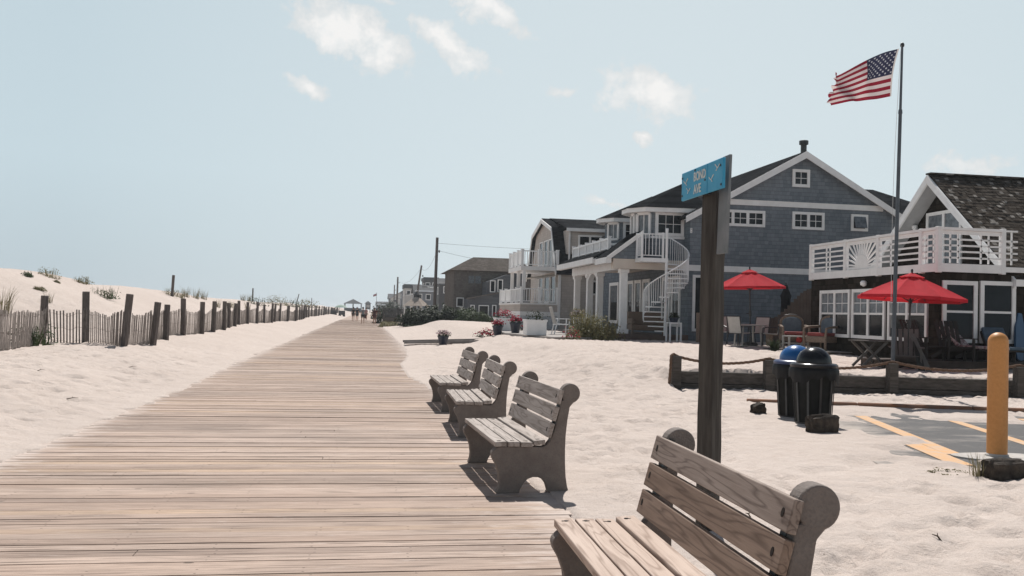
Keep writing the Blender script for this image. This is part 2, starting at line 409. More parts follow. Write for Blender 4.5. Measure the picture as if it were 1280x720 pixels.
CEDAR = shingle('cedar_shake_roof', (.042,.035,.030), (.10,.086,.074), (.010,.009,.008), .13, .13, u='x', vs=1.55, light=(.27,.25,.23), lamt=.91, bstr=.9)
STONE = mat('stone_veneer', (.34,.36,.385), (.56,.58,.60), 5, .9, .6, 8, world=True, bdist=.03)
m, N, L, bs, out = newmat('window_glass')
L(ramp(N, L, noise(N, L, pos(N), .8, 3), [(.35, (.006,.008,.010)), (.7, (.022,.027,.032))]), bs.inputs['Base Color'])
bs.inputs['Roughness'].default_value = .06; bs.inputs['Specular IOR Level'].default_value = .16
GLASS = m
REFL_PANE = mat('reflection_tinted_pane', (.16,.18,.20), (.08,.09,.10), 6, .25, 0, spec=.5)  # pane tone with a blue-grey reflection put into the colour
BLACKM = mat('black_metal', (.014,.014,.015), (.022,.022,.023), 8, .45, 0, spec=.5)
STEEL = mat('dull_steel', (.11,.115,.12), (.16,.165,.17), 8, .5, 0, spec=.5, metal=.4)
BOLT = mat('rusty_bolt', (.012,.010,.009), (.03,.02,.015), 30, .8)
def cloth(name, c1, c2, tr=.35, tcol=None):
    m, N, L, bs, out = newmat(name)
    L(ramp(N, L, noise(N, L, objc(N), 5, 5), [(.35, c1), (.65, c2)]), bs.inputs['Base Color'])
    bs.inputs['Roughness'].default_value = .85; bs.inputs['Specular IOR Level'].default_value = .15
    t = N('ShaderNodeBsdfTranslucent'); t.inputs[0].default_value = c4(tcol or c1)
    ms = N('ShaderNodeMixShader'); ms.inputs[0].default_value = tr
    L(bs.outputs[0], ms.inputs[1]); L(t.outputs[0], ms.inputs[2]); L(ms.outputs[0], out.inputs[0])
    return m
REDC = cloth('red_canvas', (.56,.026,.042), (.49,.022,.036), .3, (.6,.03,.04))
DARKC = cloth('black_canvas', (.012,.012,.014), (.02,.02,.022), .05)
def leafmat(name, a, b, c=None, tr=.25, scale=2.5):
    m, N, L, bs, out = newmat(name)
    f = noise(N, L, objc(N), scale, 4, .7)
    st = [(.3, a), (.55, b)] + ([(.75, c)] if c else [])
    k = ramp(N, L, f, st); L(k, bs.inputs['Base Color']); bs.inputs['Roughness'].default_value = .65
    bs.inputs['Specular IOR Level'].default_value = .25
    t = N('ShaderNodeBsdfTranslucent'); L(k, t.inputs[0])
    ms = N('ShaderNodeMixShader'); ms.inputs[0].default_value = tr
    L(bs.outputs[0], ms.inputs[1]); L(t.outputs[0], ms.inputs[2]); L(ms.outputs[0], out.inputs[0])
    return m
LEAF = leafmat('dark_leaf', (.030,.048,.022), (.060,.085,.034), (.085,.10,.045))
LEAFO = leafmat('olive_leaf', (.13,.125,.05), (.19,.17,.08), (.22,.185,.10))
LEAFD = leafmat('deep_green_leaf', (.018,.028,.016), (.034,.046,.022))
STRAW = leafmat('dry_grass', (.15,.125,.065), (.22,.19,.11), (.10,.11,.045))
STEM = mat('brown_stem', (.07,.05,.035), (.11,.085,.06), 10, .9)
FLOWR = leafmat('crimson_petal', (.28,.012,.03), (.42,.03,.07), None, .3)
FLOWP = leafmat('pale_pink_petal', (.55,.36,.38), (.62,.52,.52), None, .3)
NAVY = mat('navy_glaze', (.012,.018,.035), (.02,.028,.05), 5, .3, 0, spec=.5)
AIR, DUST, OZ, SAT, SKYS, SUNS, EXPO = 1.0, 1.0, 1.0, .8, .05, 4.9, 0.07
CLOUDC = (17.2, 17.1, 16.9)
HZ_LEFT = (.475,.56,.61); HZ_SUN = (.66,.74,.775); HI_LEFT = (.565,.68,.735); HI_SUN = (.665,.755,.79)
CLOUDS = [(-0.0226, 0.2838, 0.1108, 0.0346, -0.445, 1.1), (0.0821, 0.2868, 0.071, 0.0286, -0.497, 1.0), (0.1211, 0.3235, 0.0693, 0.0225, -0.358, 1.0), (-0.0662, 0.2355, 0.0329, 0.0139, -0.148, 0.8), (0.2062, 0.2429, 0.0329, 0.0121, 0.026, 0.62), (0.3029, 0.2349, 0.0727, 0.0381, -0.236, 0.95), (0.2885, 0.1935, 0.019, 0.0095, 0.026, 0.8), (0.6108, 0.1573, 0.0519, 0.0225, 0.026, 0.6), (0.2499, 0.1179, 0.0346, 0.0121, 0.026, 0.6), (0.0017, 0.3219, 0.0519, 0.0087, 0.026, 0.5)]

HAZE = 0.0004
# ------------------------------------------------------------------ terrain (one sheet to the horizon)
def axis(fine0, fine1, step, lo, hi, g=1.09):
    a = list(np.arange(fine0, fine1+1e-6, step)); d = step; p = fine1
    while p < hi: d *= g; p += d; a.append(p)
    d = step; p = fine0; b = []
    while p > lo: d *= g; p -= d; b.append(p)
    return np.array(b[::-1] + a)
xs = axis(-9.5, 13.0, .085, -2500, 2500); ys = axis(1.5, 24.0, .085, -60, 4500, 1.035)
GX, GY = np.meshgrid(xs, ys)
GZ = height(GX, GY)
# very far away the sand is level
GZ = GZ*(1-sst(400, 900, np.hypot(GX, GY))) - .3*sst(400, 900, np.hypot(GX, GY))
nx, ny = len(xs), len(ys)
me = bpy.data.meshes.new('sand')
V = np.stack([GX.ravel(), GY.ravel(), GZ.ravel()], 1)
i = np.arange((ny-1)*(nx-1)); r_ = i // (nx-1); q_ = i % (nx-1); b0 = r_*nx + q_
F4 = np.stack([b0, b0+1, b0+nx+1, b0+nx], 1)
me.vertices.add(len(V)); me.vertices.foreach_set('co', V.ravel())
me.loops.add(F4.size); me.loops.foreach_set('vertex_index', F4.ravel())
me.polygons.add(len(F4)); me.polygons.foreach_set('loop_start', np.arange(len(F4))*4); me.polygons.foreach_set('loop_total', np.full(len(F4), 4))
me.polygons.foreach_set('use_smooth', np.ones(len(F4), bool)); me.update(calc_edges=True)
me.materials.append(SAND)
sand = bpy.data.objects.new('sand', me); col.objects.link(sand); tag(sand, kind='structure')

# ------------------------------------------------------------------ boardwalk
rnd = random.Random(3)
b = MB(); y = -2.0; k = 0
while y < 130:
    l = BW_L - .05 + rnd.uniform(-.16, .08); rr = BW_R + .03 + rnd.uniform(-.03, .05)
    dz = rnd.uniform(-.004, .003); g = rnd.choice((.005,.007,.009,.012,.018))
    tl = rnd.uniform(-.003, .003)
    near = y < 45; runs = [(l, rr)]
    if near and rnd.random() < .13: c = rnd.uniform(l+1.0, rr-1.0); runs = [(l, c-.003), (c+.003, rr)]
    for x0, x1 in runs:
        n = 6 if near else 1; jit = .0035 if near else 0
        dz2 = dz + rnd.uniform(-.0015,.0015); o = len(b.v)
        for q in range(n+1):
            xx = x0 + (x1-x0)*q/n; ya = y + g/2 + rnd.uniform(-jit, jit); yb = y + PITCH - g/2 + rnd.uniform(-jit, jit); zz = dz2 + tl*q/n
            b.v += [(xx,ya,-.05),(xx,ya,zz),(xx,yb,zz),(xx,yb,-.05)]
        for q in range(n):
            c0 = o+4*q; c1 = c0+4
            for u_, w_ in ((0,1),(1,2),(2,3)): b.f.append((c0+u_, c1+u_, c1+w_, c0+w_)); b.m.append(0)
        b.f.append((o,o+1,o+2,o+3)); b.m.append(0); b.f.append((o+4*n+3,o+4*n+2,o+4*n+1,o+4*n)); b.m.append(0)
    y += PITCH
b.box(BW_L, BW_R, 130.0, 420, -.05, 0)
tag(b.build('boardwalk', PLANK, fix=False), kind='structure')

# ------------------------------------------------------------------ parking lot, its painted lines and kerb
m_ = MB(); m_.add([(5.5,9.0,0),(30,6.0,0),(30,10.2,0),(7.2,15.6,0)], [(0,1,2,3)])
tag(m_.build('parking_lot', ASPH, fix=False), kind='structure')
def stripe(p, q, w, z):
    p = Vector((p[0], p[1], z)); q = Vector((q[0], q[1], z)); d = (q-p).normalized(); n = Vector((-d.y, d.x, 0))*w/2
    m = MB(); m.add([p-n, p+n, q+n, q-n], [(0,1,2,3)])
    return m
for p, q, w, z in (((8.28,14.75), (7.0,10.1), .2, .004), ((7.0,11.0), (6.55,9.3), .24, .008), ((9.62,14.4), (8.45,10.2), .18, .004), ((10.9,14.0), (9.9,10.1), .18, .004), ((12.3,13.7), (11.3,9.4), .18, .004)):
    tag(stripe(p, q, w, z).build('painted_line', LINE, fix=False), kind='structure')
def kerb_pt(x): return 15.95 - (x-6.9)*.26
rnd = random.Random(5)
b = MB(); x = 6.9
while x < 26:
    x2 = x + 1.9
    b.bar((x, kerb_pt(x), .045), (x2-.03, kerb_pt(x2), .045), .13, .12); x = x2
tag(b.build('kerb', KERB, bevel=.012), kind='structure')
# concrete footing of the bollard
b = MB(); pts = [(7.39+.52*math.cos(t)*(1+.1*math.sin(3*t)), 9.83+.36*math.sin(t)*(1+.12*math.cos(2*t)), 0) for t in np.linspace(0, 2*math.pi, 28, endpoint=False)]
b.prism([(p[0], p[1]) for p in pts], 'z', -.02, .02)
tag(b.build('bollard_footing', CONC), kind='structure')

b = MB(); prof = [(.112,0),(.112,1.36)] + [(.112*math.cos(t), 1.36+.112*math.sin(t)) for t in np.linspace(.15, 1.5, 8)]
b.lathe(prof, n=32)
t = thing('bollard', 'tall ochre bollard with a rounded top at the corner of the parking lot', 'bollard', (7.39,9.88,.0))
b2 = MB(); b2.v = [(p[0]+7.39, p[1]+9.88, p[2]) for p in b.v]; b2.f = b.f; b2.m = b.m
b2.build('sleeve', YEL, t, smooth=True)
b = MB(); b.lathe([(.128,.018),(.128,.035),(.114,.05)], (7.39,9.88,0), 32); b.build('base_ring', CONC, t, smooth=True)

# ------------------------------------------------------------------ rough blocks of old timber
def chunk(name, label, cat, c, size, rz, seed, matl=OLDWOOD, extra=None):
    bm = bmesh.new(); bmesh.ops.create_cube(bm, size=1)
    bmesh.ops.subdivide_edges(bm, edges=bm.edges, cuts=7, use_grid_fill=True)
    for v in bm.verts:
        p = v.co.copy()
        q = p.copy(); n = 6
        ln = (abs(p.x*2)**n + abs(p.y*2)**n + abs(p.z*2)**n)**(1/n)
        q = p / max(ln, 1e-3)
        j = np.array([q.x*4+seed]), np.array([q.y*4+q.z*5])
        f = 1 + .16*float(fbm(j[0], j[1], 3, seed)[0]) + .07*math.sin(q.y*23+seed+q.z*9)
        v.co = Vector((q.x*size[0], q.y*size[1], q.z*size[2]))*f
    me = bpy.data.meshes.new(name); bm.to_mesh(me); bm.free(); me.materials.append(matl)
    me.polygons.foreach_set('use_smooth', [True]*len(me.polygons)); me.set_sharp_from_angle(angle=R(38))
    o = bpy.data.objects.new(name, me); col.objects.link(o); o.location = c; o.rotation_euler = (0,0,rz)
    return tag(o, label, cat)
chunk('timber_block', 'dark rotten block of timber lying at the foot of the black lidded bin', 'timber', (6.17,11.76,.12), (.43,.2,.31), .1, 3)
chunk('timber_block', 'dark rotten stump of timber lying in front of the ochre bollard', 'timber', (6.28,8.25,.10), (.42,.26,.27), -.1, 9)
o = chunk('driftwood', 'small charred looking stub of wood sticking out of the sand left of the bins', 'driftwood', (6.22,13.95,.08), (.24,.16,.27), .4, 5); o.rotation_euler = (R(8), R(-14), .4)

# ------------------------------------------------------------------ benches
END = [(0,0),(.197,0),(.205,.035),(.236,.088),(.27,.122),(.315,.138),(.36,.137),(.40,.118),(.432,.078),(.45,.02),(.455,0),(.64,.0),
       (.622,.06),(.608,.14),(.600,.26),(.597,.38),(.600,.50),(.612,.63),(.630,.745)]
cx, cz, cr = .635, .862, .085
a0 = math.atan2(.772-cz, .645-cx)
END += [(cx+cr*math.cos(a), cz+cr*math.sin(a)) for a in np.linspace(-1.25, math.pi+.75, 22)]
END += [(.548,.80),(.535,.72),(.515,.62),(.490,.53),(.462,.455),(.430,.415),(.40,.400),(.02,.400),(-.02,.388),(-.048,.362),(-.055,.335),(-.045,.30),(-.015,.25),(.012,.18),(.022,.10),(.018,.05)]
def make_bench(wseat, wback, label):
    root = thing('park_bench', label, 'bench', (0,0,0), 'slatted benches along the boardwalk edge')
    for yy in (-.85, .76):
        b = MB(); b.prism(END, 'y', yy, yy+.09)
        b.build('concrete_end', AGG, root, bevel=.008, seg=2)
    rnd = random.Random(11)
    for k in range(4):                                        # seat
        x0 = -.03 + k*.114; x1 = x0 + .103
        zo = (.402, .404, .402, .412)[k]
        w = [rnd.uniform(-.012, .012) for _ in range(4)]
        b = MB(); n = 8; y0, y1 = -.865+w[0], .865+w[1]
        for j in range(n):
            pass
        tilt = (.01, 0, -.008, .02)[k]
        b.add([(x0,y0,zo),(x1,y0,zo+tilt*.4),(x1,y1,zo+tilt*.4),(x0,y1,zo),(x0,y0,zo+.042),(x1,y0,zo+.042+tilt*.4),(x1,y1,zo+.042+tilt*.4),(x0,y1,zo+.042)],
              [(0,3,2,1),(4,5,6,7),(0,1,5,4),(1,2,6,5),(2,3,7,6),(3,0,4,7)])
        s = b.build('seat_slat', wseat, root, bevel=.006, seg=2)
        for yy in (-.80, .80):
            h = MB(); h.lathe([(.011,-.002),(.011,.003)], ((x0+x1)/2+rnd.uniform(-.01,.01), yy, zo+.042+tilt*.2), 10)
            h.box((x0+x1)/2-.022, (x0+x1)/2+.016, yy-.003, yy+.003, zo+.0415+tilt*.2, zo+.0445+tilt*.2)
            h.build('bolt', BOLT, s)
    # back: three boards on the leaning inner edge
    p0 = Vector((.462, 0, .475)); d = Vector((.092, 0, .345)).normalized(); nrm = Vector((-d.z, 0, d.x))
    for k in range(3):
        a = k*.150; h = .128; T = .04
        y0 = -.865 + rnd.uniform(-.01,.01); y1 = .865 + rnd.uniform(-.01,.01)
        A = p0 + d*a; Bq = p0 + d*(a+h)
        vs = []
        for yy in (y0, y1):
            for q in (A, Bq, Bq + nrm*T, A + nrm*T): vs.append((q.x, yy, q.z))
        b = MB(); b.add(vs, [(0,1,2,3),(7,6,5,4),(0,4,5,1),(1,5,6,2),(2,6,7,3),(3,7,4,0)])
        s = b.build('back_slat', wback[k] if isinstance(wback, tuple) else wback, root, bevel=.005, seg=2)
        for yy in (-.80, .80):
            q = p0 + d*(a + h*.5) + nrm*(T+.001)
            h_ = MB(); ang = [2*math.pi*i/10 for i in range(10)]
            ring = [q + d*(.019*math.sin(t)) + Vector((0, .012*math.cos(t)+yy, 0)) for t in ang]
            h_.add([r - nrm*.002 for r in ring] + [r + nrm*.0015 for r in ring],
                   [tuple(range(9,-1,-1)), tuple(range(10,20))] + [(i, (i+1)%10, 10+(i+1)%10, 10+i) for i in range(10)])
            h_.build('bolt', BOLT, s)
    # dark steel strap behind the boards at each end
    for yy in (-.80, .80):
        b = MB(); q0 = p0 + d*(-.005) - nrm*.012; q1 = p0 + d*.435 - nrm*.012
        b.bar((q0.x, yy+.04*(1 if yy<0 else -1), q0.z), (q1.x, yy+.04*(1 if yy<0 else -1), q1.z), .05, .022, up=tuple(nrm)); b.build('back_bracket', BLACKM, root)
    return root
BX = 1.15
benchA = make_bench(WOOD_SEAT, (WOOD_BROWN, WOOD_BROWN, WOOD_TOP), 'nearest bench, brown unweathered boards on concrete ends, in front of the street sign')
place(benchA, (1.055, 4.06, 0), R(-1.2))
benchB = make_bench(WOOD_GREY, WOOD_GREY, 'grey slatted bench casting the widest striped shadow, second from the camera')
place(benchB, (1.125, 8.72, 0), R(2.4))
copy_tree(benchB, (1.19, 12.25, .0), R(-1), 'grey slatted bench in the middle of the row, between two other grey benches')
copy_tree(benchB, (1.19, 15.15, .0), R(1), 'farthest grey slatted bench, at the boardwalk end of the row')

# ------------------------------------------------------------------ street sign post
t = thing('street_sign', 'weathered square timber post carrying a sky blue street sign, behind the brown bench', 'street sign', (2.435,6.27,0))
rot = Matrix.Rotation(R(38), 3, 'Z')
def rp(x, y, z, c=(2.435,6.27)): v = rot @ Vector((x, y, 0)); return (c[0]+v.x, c[1]+v.y, z)
b = MB(); n = 14; w = .062; rnd = random.Random(2)
for lev in range(n+1):
    z = -.1 + 2.72*lev/n
    for sx, sy in ((-w,-w*.95),(w*.1,-w*1.0),(w,-w),(w,w),(-w,w)):
        b.v.append(rp(sx + rnd.uniform(-.003,.003), sy + rnd.uniform(-.003,.003), z))
for lev in range(n):
    for k in range(5): b.f.append((lev*5+k, lev*5+(k+1)%5, lev*5+5+(k+1)%5, lev*5+5+k)); b.m.append(0)
b.f.append((4,3,2,1,0)); b.m.append(0); b.f.append(tuple(n*5+k for k in range(5))); b.m.append(0)
b.build('post', POSTW, t, bevel=.004)
# two boards of the sign in one plane, facing the boardwalk
TR = Vector((2.330,5.80,2.620)); TL = Vector((2.31,6.55,2.615))
SB = mat('sky_blue_sign_paint', (.035,.275,.46), (.06,.34,.52), 7, .55, .05, 30)
LET = mat('cream_sign_paint', (.68,.68,.62), (.52,.58,.6), 25, .6)
d = (TR-TL); Ls = d.length; d.normalize(); up = Vector((0,0,1)); nn = d.cross(up).normalized()     # nn points to -X side?
if nn.x > 0: nn = -nn
off = nn*.0
def SP(s, h, o=0): return TL + off + d*s + up*(-h) + nn*o
boards = []
for s0, s1, lab in ((0, .645*Ls, 'blue board lettered BOND AVE'), (.655*Ls, Ls, 'blue board with two gulls')):
    b = MB(); H_ = .205
    vs = [SP(s0,0,0),SP(s1,0,0),SP(s1,H_,0),SP(s0,H_,0),SP(s0,0,.02),SP(s1,0,.02),SP(s1,H_,.02),SP(s0,H_,.02)]
    b.add(vs, [(3,2,1,0),(4,5,6,7),(0,1,5,4),(1,2,6,5),(2,3,7,6),(3,0,4,7)])
    o = b.build('sign_board', SB, t, bevel=.004); o['label'] = lab; boards.append(o)
def text_mesh(body, size):
    cu = bpy.data.curves.new('lettering', 'FONT'); cu.body = body; cu.size = size; cu.extrude = .0015; cu.align_x = 'LEFT'; cu.offset = .0018
    tmp = bpy.data.objects.new('tmp', cu); col.objects.link(tmp)
    dg = bpy.context.evaluated_depsgraph_get(); me = bpy.data.meshes.new_from_object(tmp.evaluated_get(dg))
    bpy.data.objects.remove(tmp); bpy.data.curves.remove(cu); return me
for body, s0, h0, sz in (('BOND', .325*Ls, .092, .088), ('AVE', .33*Ls, .182, .088)):
    me = text_mesh(body, sz); me.name = 'lettering'
    M4 = Matrix(((d.x, up.x, nn.x, 0), (d.y, up.y, nn.y, 0), (d.z, up.z, nn.z, 0), (0,0,0,1)))
    base = SP(s0, h0, .0225) - Vector(t['_o'])
    for v in me.vertices: v.co.x *= .86
    me.transform(Matrix.Translation(base) @ M4); me.materials.clear(); me.materials.append(LET)
    o = bpy.data.objects.new('lettering', me); col.objects.link(o); o.parent = boards[0]
def gull(s, h, sz, parent, fl=1):
    b = MB()
    for pts in ([(-1.0,.55),(-.45,.15),(0,0)], [(0,0),(.35,.35),(.95,.75)], [(0,0),(.25,-.3),(.5,-.35)]):
        for (a, c), (e, f) in zip(pts, pts[1:]):
            p = SP(s+a*sz*fl, h-c*sz, .0225); q = SP(s+e*sz*fl, h-f*sz, .0225); b.bar(p, q, sz*.16, .003, up=tuple(nn))
    b.build('gull', LET, parent)
gull(.12*Ls, .085, .042, boards[0]); gull(.19*Ls, .15, .036, boards[0], -1)
gull(.75*Ls, .125, .040, boards[1]); gull(.88*Ls, .06, .040, boards[1], -1)
b = MB()
for s, h in ((.02,.04),(.02,.17),(.35*Ls,.015),(.6*Ls,.11),(.95*Ls,.05),(.97*Ls,.18)):
    q = SP(s, h, .021); b.bar(q - nn*.002, q + nn*.004, .014, .014)
b.build('screw', BLACKM, t)
b = MB()
for zz in (2.45, 2.57): b.box(2.325, 2.43, 6.22, 6.30, zz-.025, zz+.025)
b.build('bracket', BLACKM, t)
# narrow back board seen almost edge on
b = MB(); c = Vector((2.435, 5.93, 0))
b.bar((2.437,6.1,2.0), (2.453,6.1,2.68), .17, .018, up=(1,0,0)); b.build('back_board', mat('pale_back_board', (.17,.18,.185), (.22,.225,.23), 6, .7), t)

# ------------------------------------------------------------------ litter bins
BINSTEEL = mat('bin_steel', (.045,.048,.05), (.07,.074,.076), 8, .5, 0, spec=.4)
def make_bin(x, y, z, domemat, rimmat, label, rz=0):
    t = thing('litter_bin', label, 'litter bin', (x,y,z), 'domed litter bins by the parking lot')
    n = 8
    b = MB(); prof = [(.235,.0),(.245,.03),(.295,.80),(.30,.83)]
    b.lathe(prof, (x,y,z), 32); b.build('liner', mat('dark_bin_liner', (.006,.0065,.0065), (.012,.013,.012), 9, .7, spec=.2), t, smooth=True)
    for k in range(10):                                       # uprights of the wire body
        a = 2*math.pi*k/10 + rz
        q = MB(); q.bar((x+.252*math.cos(a), y+.252*math.sin(a), z), (x+.31*math.cos(a), y+.31*math.sin(a), z+.82), .028, .012, up=(math.cos(a), math.sin(a), 0))
        q.build('slat', BINSTEEL if k % 5 < 2 else BLACKM, t)
    h = MB()
    for zz, r in ((.03,.256),(.80,.310)):
        h.lathe([(r-.004,zz-.012),(r+.006,zz-.012),(r+.006,zz+.012),(r-.004,zz+.012)], (x,y,z), 32)
    h.build('hoop', BLACKM, t, smooth=True)
    # bag turned out over the rim, with a wavy skirt
    b = MB(); m = 48; rings = [(.30,.845),(.335,.84),(.352,.80),(.350,.74),(.345,.66)]
    for j, (r, zz) in enumerate(rings):
        for k in range(m):
            a = 2*math.pi*k/m; w = 1 + (.03*math.sin(7*a+rz)+.022*math.sin(13*a+2))*j/4
            dz = .05*math.sin(3*a+rz)*(j == 4) + .025*math.sin(11*a)*(j == 4)
            b.v.append((x+r*w*math.cos(a), y+r*w*math.sin(a), z+zz+dz))
    for j in range(len(rings)-1):
        for k in range(m): b.f.append((j*m+k, j*m+(k+1)%m, j*m+m+(k+1)%m, j*m+m+k)); b.m.append(0)
    b.build('bag_skirt', mat('black_bag_plastic', (.006,.006,.007), (.011,.011,.012), 12, .5, .3, 14, spec=.2), t, smooth='all')
    b = MB(); b.lathe([(.285,.835),(.338,.84),(.343,.875),(.318,.90),(.27,.905)], (x,y,z), 40); b.build('lid_ring', rimmat, t, smooth=True)
    b = MB(); b.lathe([(.252,.895),(.252,.915)] + [(.252*math.cos(u), .915+.225*math.sin(u)) for u in np.linspace(.08, 1.52, 14)], (x,y,z), 40); b.build('dome_lid', domemat, t, smooth=True)
    return t
BLKP = mat('black_plastic', (.008,.009,.011), (.013,.014,.017), 6, .2, .06, 18, spec=.3)
BLUP = mat('blue_plastic', (.008,.085,.26), (.010,.10,.30), 6, .25, .06, 18, spec=.5)
make_bin(6.56, 12.78, gz(6.56,12.78)-.02, BLKP, BLKP, 'litter bin with a glossy black dome lid, nearer of the two', .2)
make_bin(6.72, 13.68, gz(6.72,13.68)-.02, BLUP, mat('dark_blue_plastic', (.006,.03,.10), (.008,.035,.12), 6, .3, spec=.5), 'litter bin with a bright blue dome lid, half hidden behind the black lidded bin', .6)

# ------------------------------------------------------------------ low timber retaining wall with a rope
t = thing('retaining_wall', 'low wall of weathered horizontal timbers with short posts and a slack brown rope', 'retaining wall', (10,18.2,0))
xs_posts = [6.5, 8.42, 10.95, 13.55, 16.1, 18.7]
for i, x in enumerate(xs_posts):
    y = wall_y(x) - .13
    b = MB(); b.box(x-.10, x+.10, y-.09, y+.09, -.2, .70 if i != 0 else .74); b.build('post', TIMBER, t, bevel=.015, seg=2)
for (xa, xb) in zip(xs_posts, xs_posts[1:]):
    for kz, (z0, z1) in enumerate(((-.15,.16),(.17,.41))):
        b = MB(); b.bar((xa+.02, wall_y(xa)+.04-.015*kz, (z0+z1)/2), (xb-.02, wall_y(xb)+.04-.015*kz, (z0+z1)/2), .16, z1-z0); b.build('timber', TIMBER, t, bevel=.012)
ROPE = mat('coir_rope', (.12,.07,.045), (.20,.125,.085), 60, .95, .8, 90, (1,1,1))
pts = []
x0 = xs_posts[0]
pts += [Vector((x0-.28, wall_y(x0)-.35, .03)), Vector((x0-.2, wall_y(x0)-.3, .10)), Vector((x0-.16, wall_y(x0)-.26, .45)), Vector((x0-.13, wall_y(x0)-.2, .74)), Vector((x0-.05, wall_y(x0)-.13, .775))]
for xa, xb, sag in zip(xs_posts, xs_posts[1:], (.13,.17,.15,.2,.2)):
    for s in np.linspace(.02, 1, 14):
        x = xa + (xb-xa)*s; pts.append(Vector((x, wall_y(x)-.13, .735 + .0 - sag*4*s*(1-s))))
# resample the centre line and lay three twisted strands on it
dense = []
for p, q in zip(pts, pts[1:]):
    n = max(2, int((q-p).length/.035))
    dense += [p.lerp(q, k/n) for k in range(n)]
dense.append(pts[-1])
b = MB()
for st in range(3):
    path = []
    for k, p in enumerate(dense):
        dd = (dense[min(k+1, len(dense)-1)] - dense[max(k-1, 0)]).normalized()
        a = dd.cross(Vector((0,0,1)))
        a = a.normalized() if a.length > .1 else Vector((1,0,0)); c = dd.cross(a); th = k*.75 + st*2.094
        path.append(p + (a*math.cos(th) + c*math.sin(th))*.016)
    b.tube(path, .017, 6)
b.build('rope', ROPE, t, smooth='all')

# ------------------------------------------------------------------ flagpole and flag
g = gz(12.24, 20.0)
t = thing('flagpole', 'tall thin grey metal flagpole rising in front of the dark beach house', 'flagpole', (12.24,20.0,g))
top = Vector((12.36, 20.0, 8.13)); foot = Vector((12.235, 20.0, g-.1)); jn = foot.lerp(top, .795)
FP = mat('flagpole_metal', (.06,.068,.08), (.085,.095,.11), 6, .45, 0, spec=.5, metal=.3)
b = MB(); b.tube([foot, foot.lerp(jn,.5), jn], [.048,.044,.040], 14); b.build('lower_pole', FP, t, smooth=True)
b = MB(); b.tube([jn, top], [.031,.026], 14); b.build('upper_pole', FP, t, smooth=True)
b = MB(); b.tube([jn-Vector((0,0,.04)), jn+Vector((0,0,.05))], [.05,.043], 14); b.build('joint_collar', FP, t, smooth=True)
b = MB(); b.lathe([(.02,-.06),(.045,-.04),(.05,0),(.035,.04),(.01,.055)], tuple(top), 16); b.build('finial', BLACKM, t, smooth=True)
b = MB(); pts = [top + Vector((-.04,-.02,-.02))] + [top.lerp(foot, s) + Vector((-.05-.10*math.sin(math.pi*s)*.9,-.03,0)) for s in np.linspace(.05, .86, 20)]
b.tube(pts, .005, 5); b.build('halyard', mat('white_cord', (.5,.5,.5), (.6,.6,.6), 9, .8), t)
# cloth
m, N, L, bs, out = newmat('flag_cloth')
uv = N('ShaderNodeUVMap', uv_map='UVMap'); s = N('ShaderNodeSeparateXYZ'); L(uv.outputs[0], s.inputs[0]); U_, V_ = s.outputs[0], s.outputs[1]
stripe_ = math_(N, L, 'LESS_THAN', math_(N, L, 'MODULO', math_(N, L, 'FLOOR', math_(N, L, 'MULTIPLY', V_, 13.0)), 2.0), .5)
red = (.24,.018,.035); wht = (.62,.53,.52); blue = (.030,.032,.062)
base = mix(N, L, stripe_, wht, red)
canton = math_(N, L, 'MULTIPLY', math_(N, L, 'LESS_THAN', U_, .42), math_(N, L, 'GREATER_THAN', V_, 6/13))
# 9 rows of stars, alternately 6 and 5
cu = math_(N, L, 'MULTIPLY', math_(N, L, 'DIVIDE', U_, .42), 12.0); cv = math_(N, L, 'MULTIPLY', math_(N, L, 'DIVIDE', math_(N, L, 'SUBTRACT', V_, 6/13), 7/13), 10.0)
iu = math_(N, L, 'ROUND', cu); iv = math_(N, L, 'ROUND', cv)
par = math_(N, L, 'LESS_THAN', math_(N, L, 'MODULO', math_(N, L, 'ADD', iu, iv), 2.0), .5)
du = math_(N, L, 'MULTIPLY', math_(N, L, 'SUBTRACT', cu, iu), 1.05); dv = math_(N, L, 'SUBTRACT', cv, iv)
rad = math_(N, L, 'SQRT', math_(N, L, 'ADD', math_(N, L, 'MULTIPLY', du, du), math_(N, L, 'MULTIPLY', dv, dv)))
ang = math_(N, L, 'ARCTAN2', du, dv)
starr = math_(N, L, 'ADD', .30, math_(N, L, 'MULTIPLY', math_(N, L, 'COSINE', math_(N, L, 'MULTIPLY', ang, 5.0)), .11))
star = math_(N, L, 'MULTIPLY', math_(N, L, 'LESS_THAN', rad, starr), par)
ok = math_(N, L, 'MULTIPLY', math_(N, L, 'GREATER_THAN', iu, .5), math_(N, L, 'LESS_THAN', iu, 11.5))
ok = math_(N, L, 'MULTIPLY', ok, math_(N, L, 'MULTIPLY', math_(N, L, 'GREATER_THAN', iv, .5), math_(N, L, 'LESS_THAN', iv, 9.5)))
star = math_(N, L, 'MULTIPLY', star, ok)
base = mix(N, L, canton, base, mix(N, L, star, blue, (.45,.45,.48)))
base = mix(N, L, math_(N, L, 'LESS_THAN', U_, .018), base, (.6,.55,.52))
L(base, bs.inputs['Base Color']); bs.inputs['Roughness'].default_value = .8; bs.inputs['Specular IOR Level'].default_value = .1
tr = N('ShaderNodeBsdfTranslucent'); L(base, tr.inputs[0]); ms = N('ShaderNodeMixShader'); ms.inputs[0].default_value = .35
L(bs.outputs[0], ms.inputs[1]); L(tr.outputs[0], ms.inputs[2]); L(ms.outputs[0], out.inputs[0])
FLAGM = m
nu, nv = 60, 30
hT = Vector((12.27,19.98,8.03)); hB = Vector((12.075,19.96,6.88))
fT = Vector((10.47,19.75,7.24)); fB = Vector((10.58,19.80,6.58))
vs = []; uvs = []
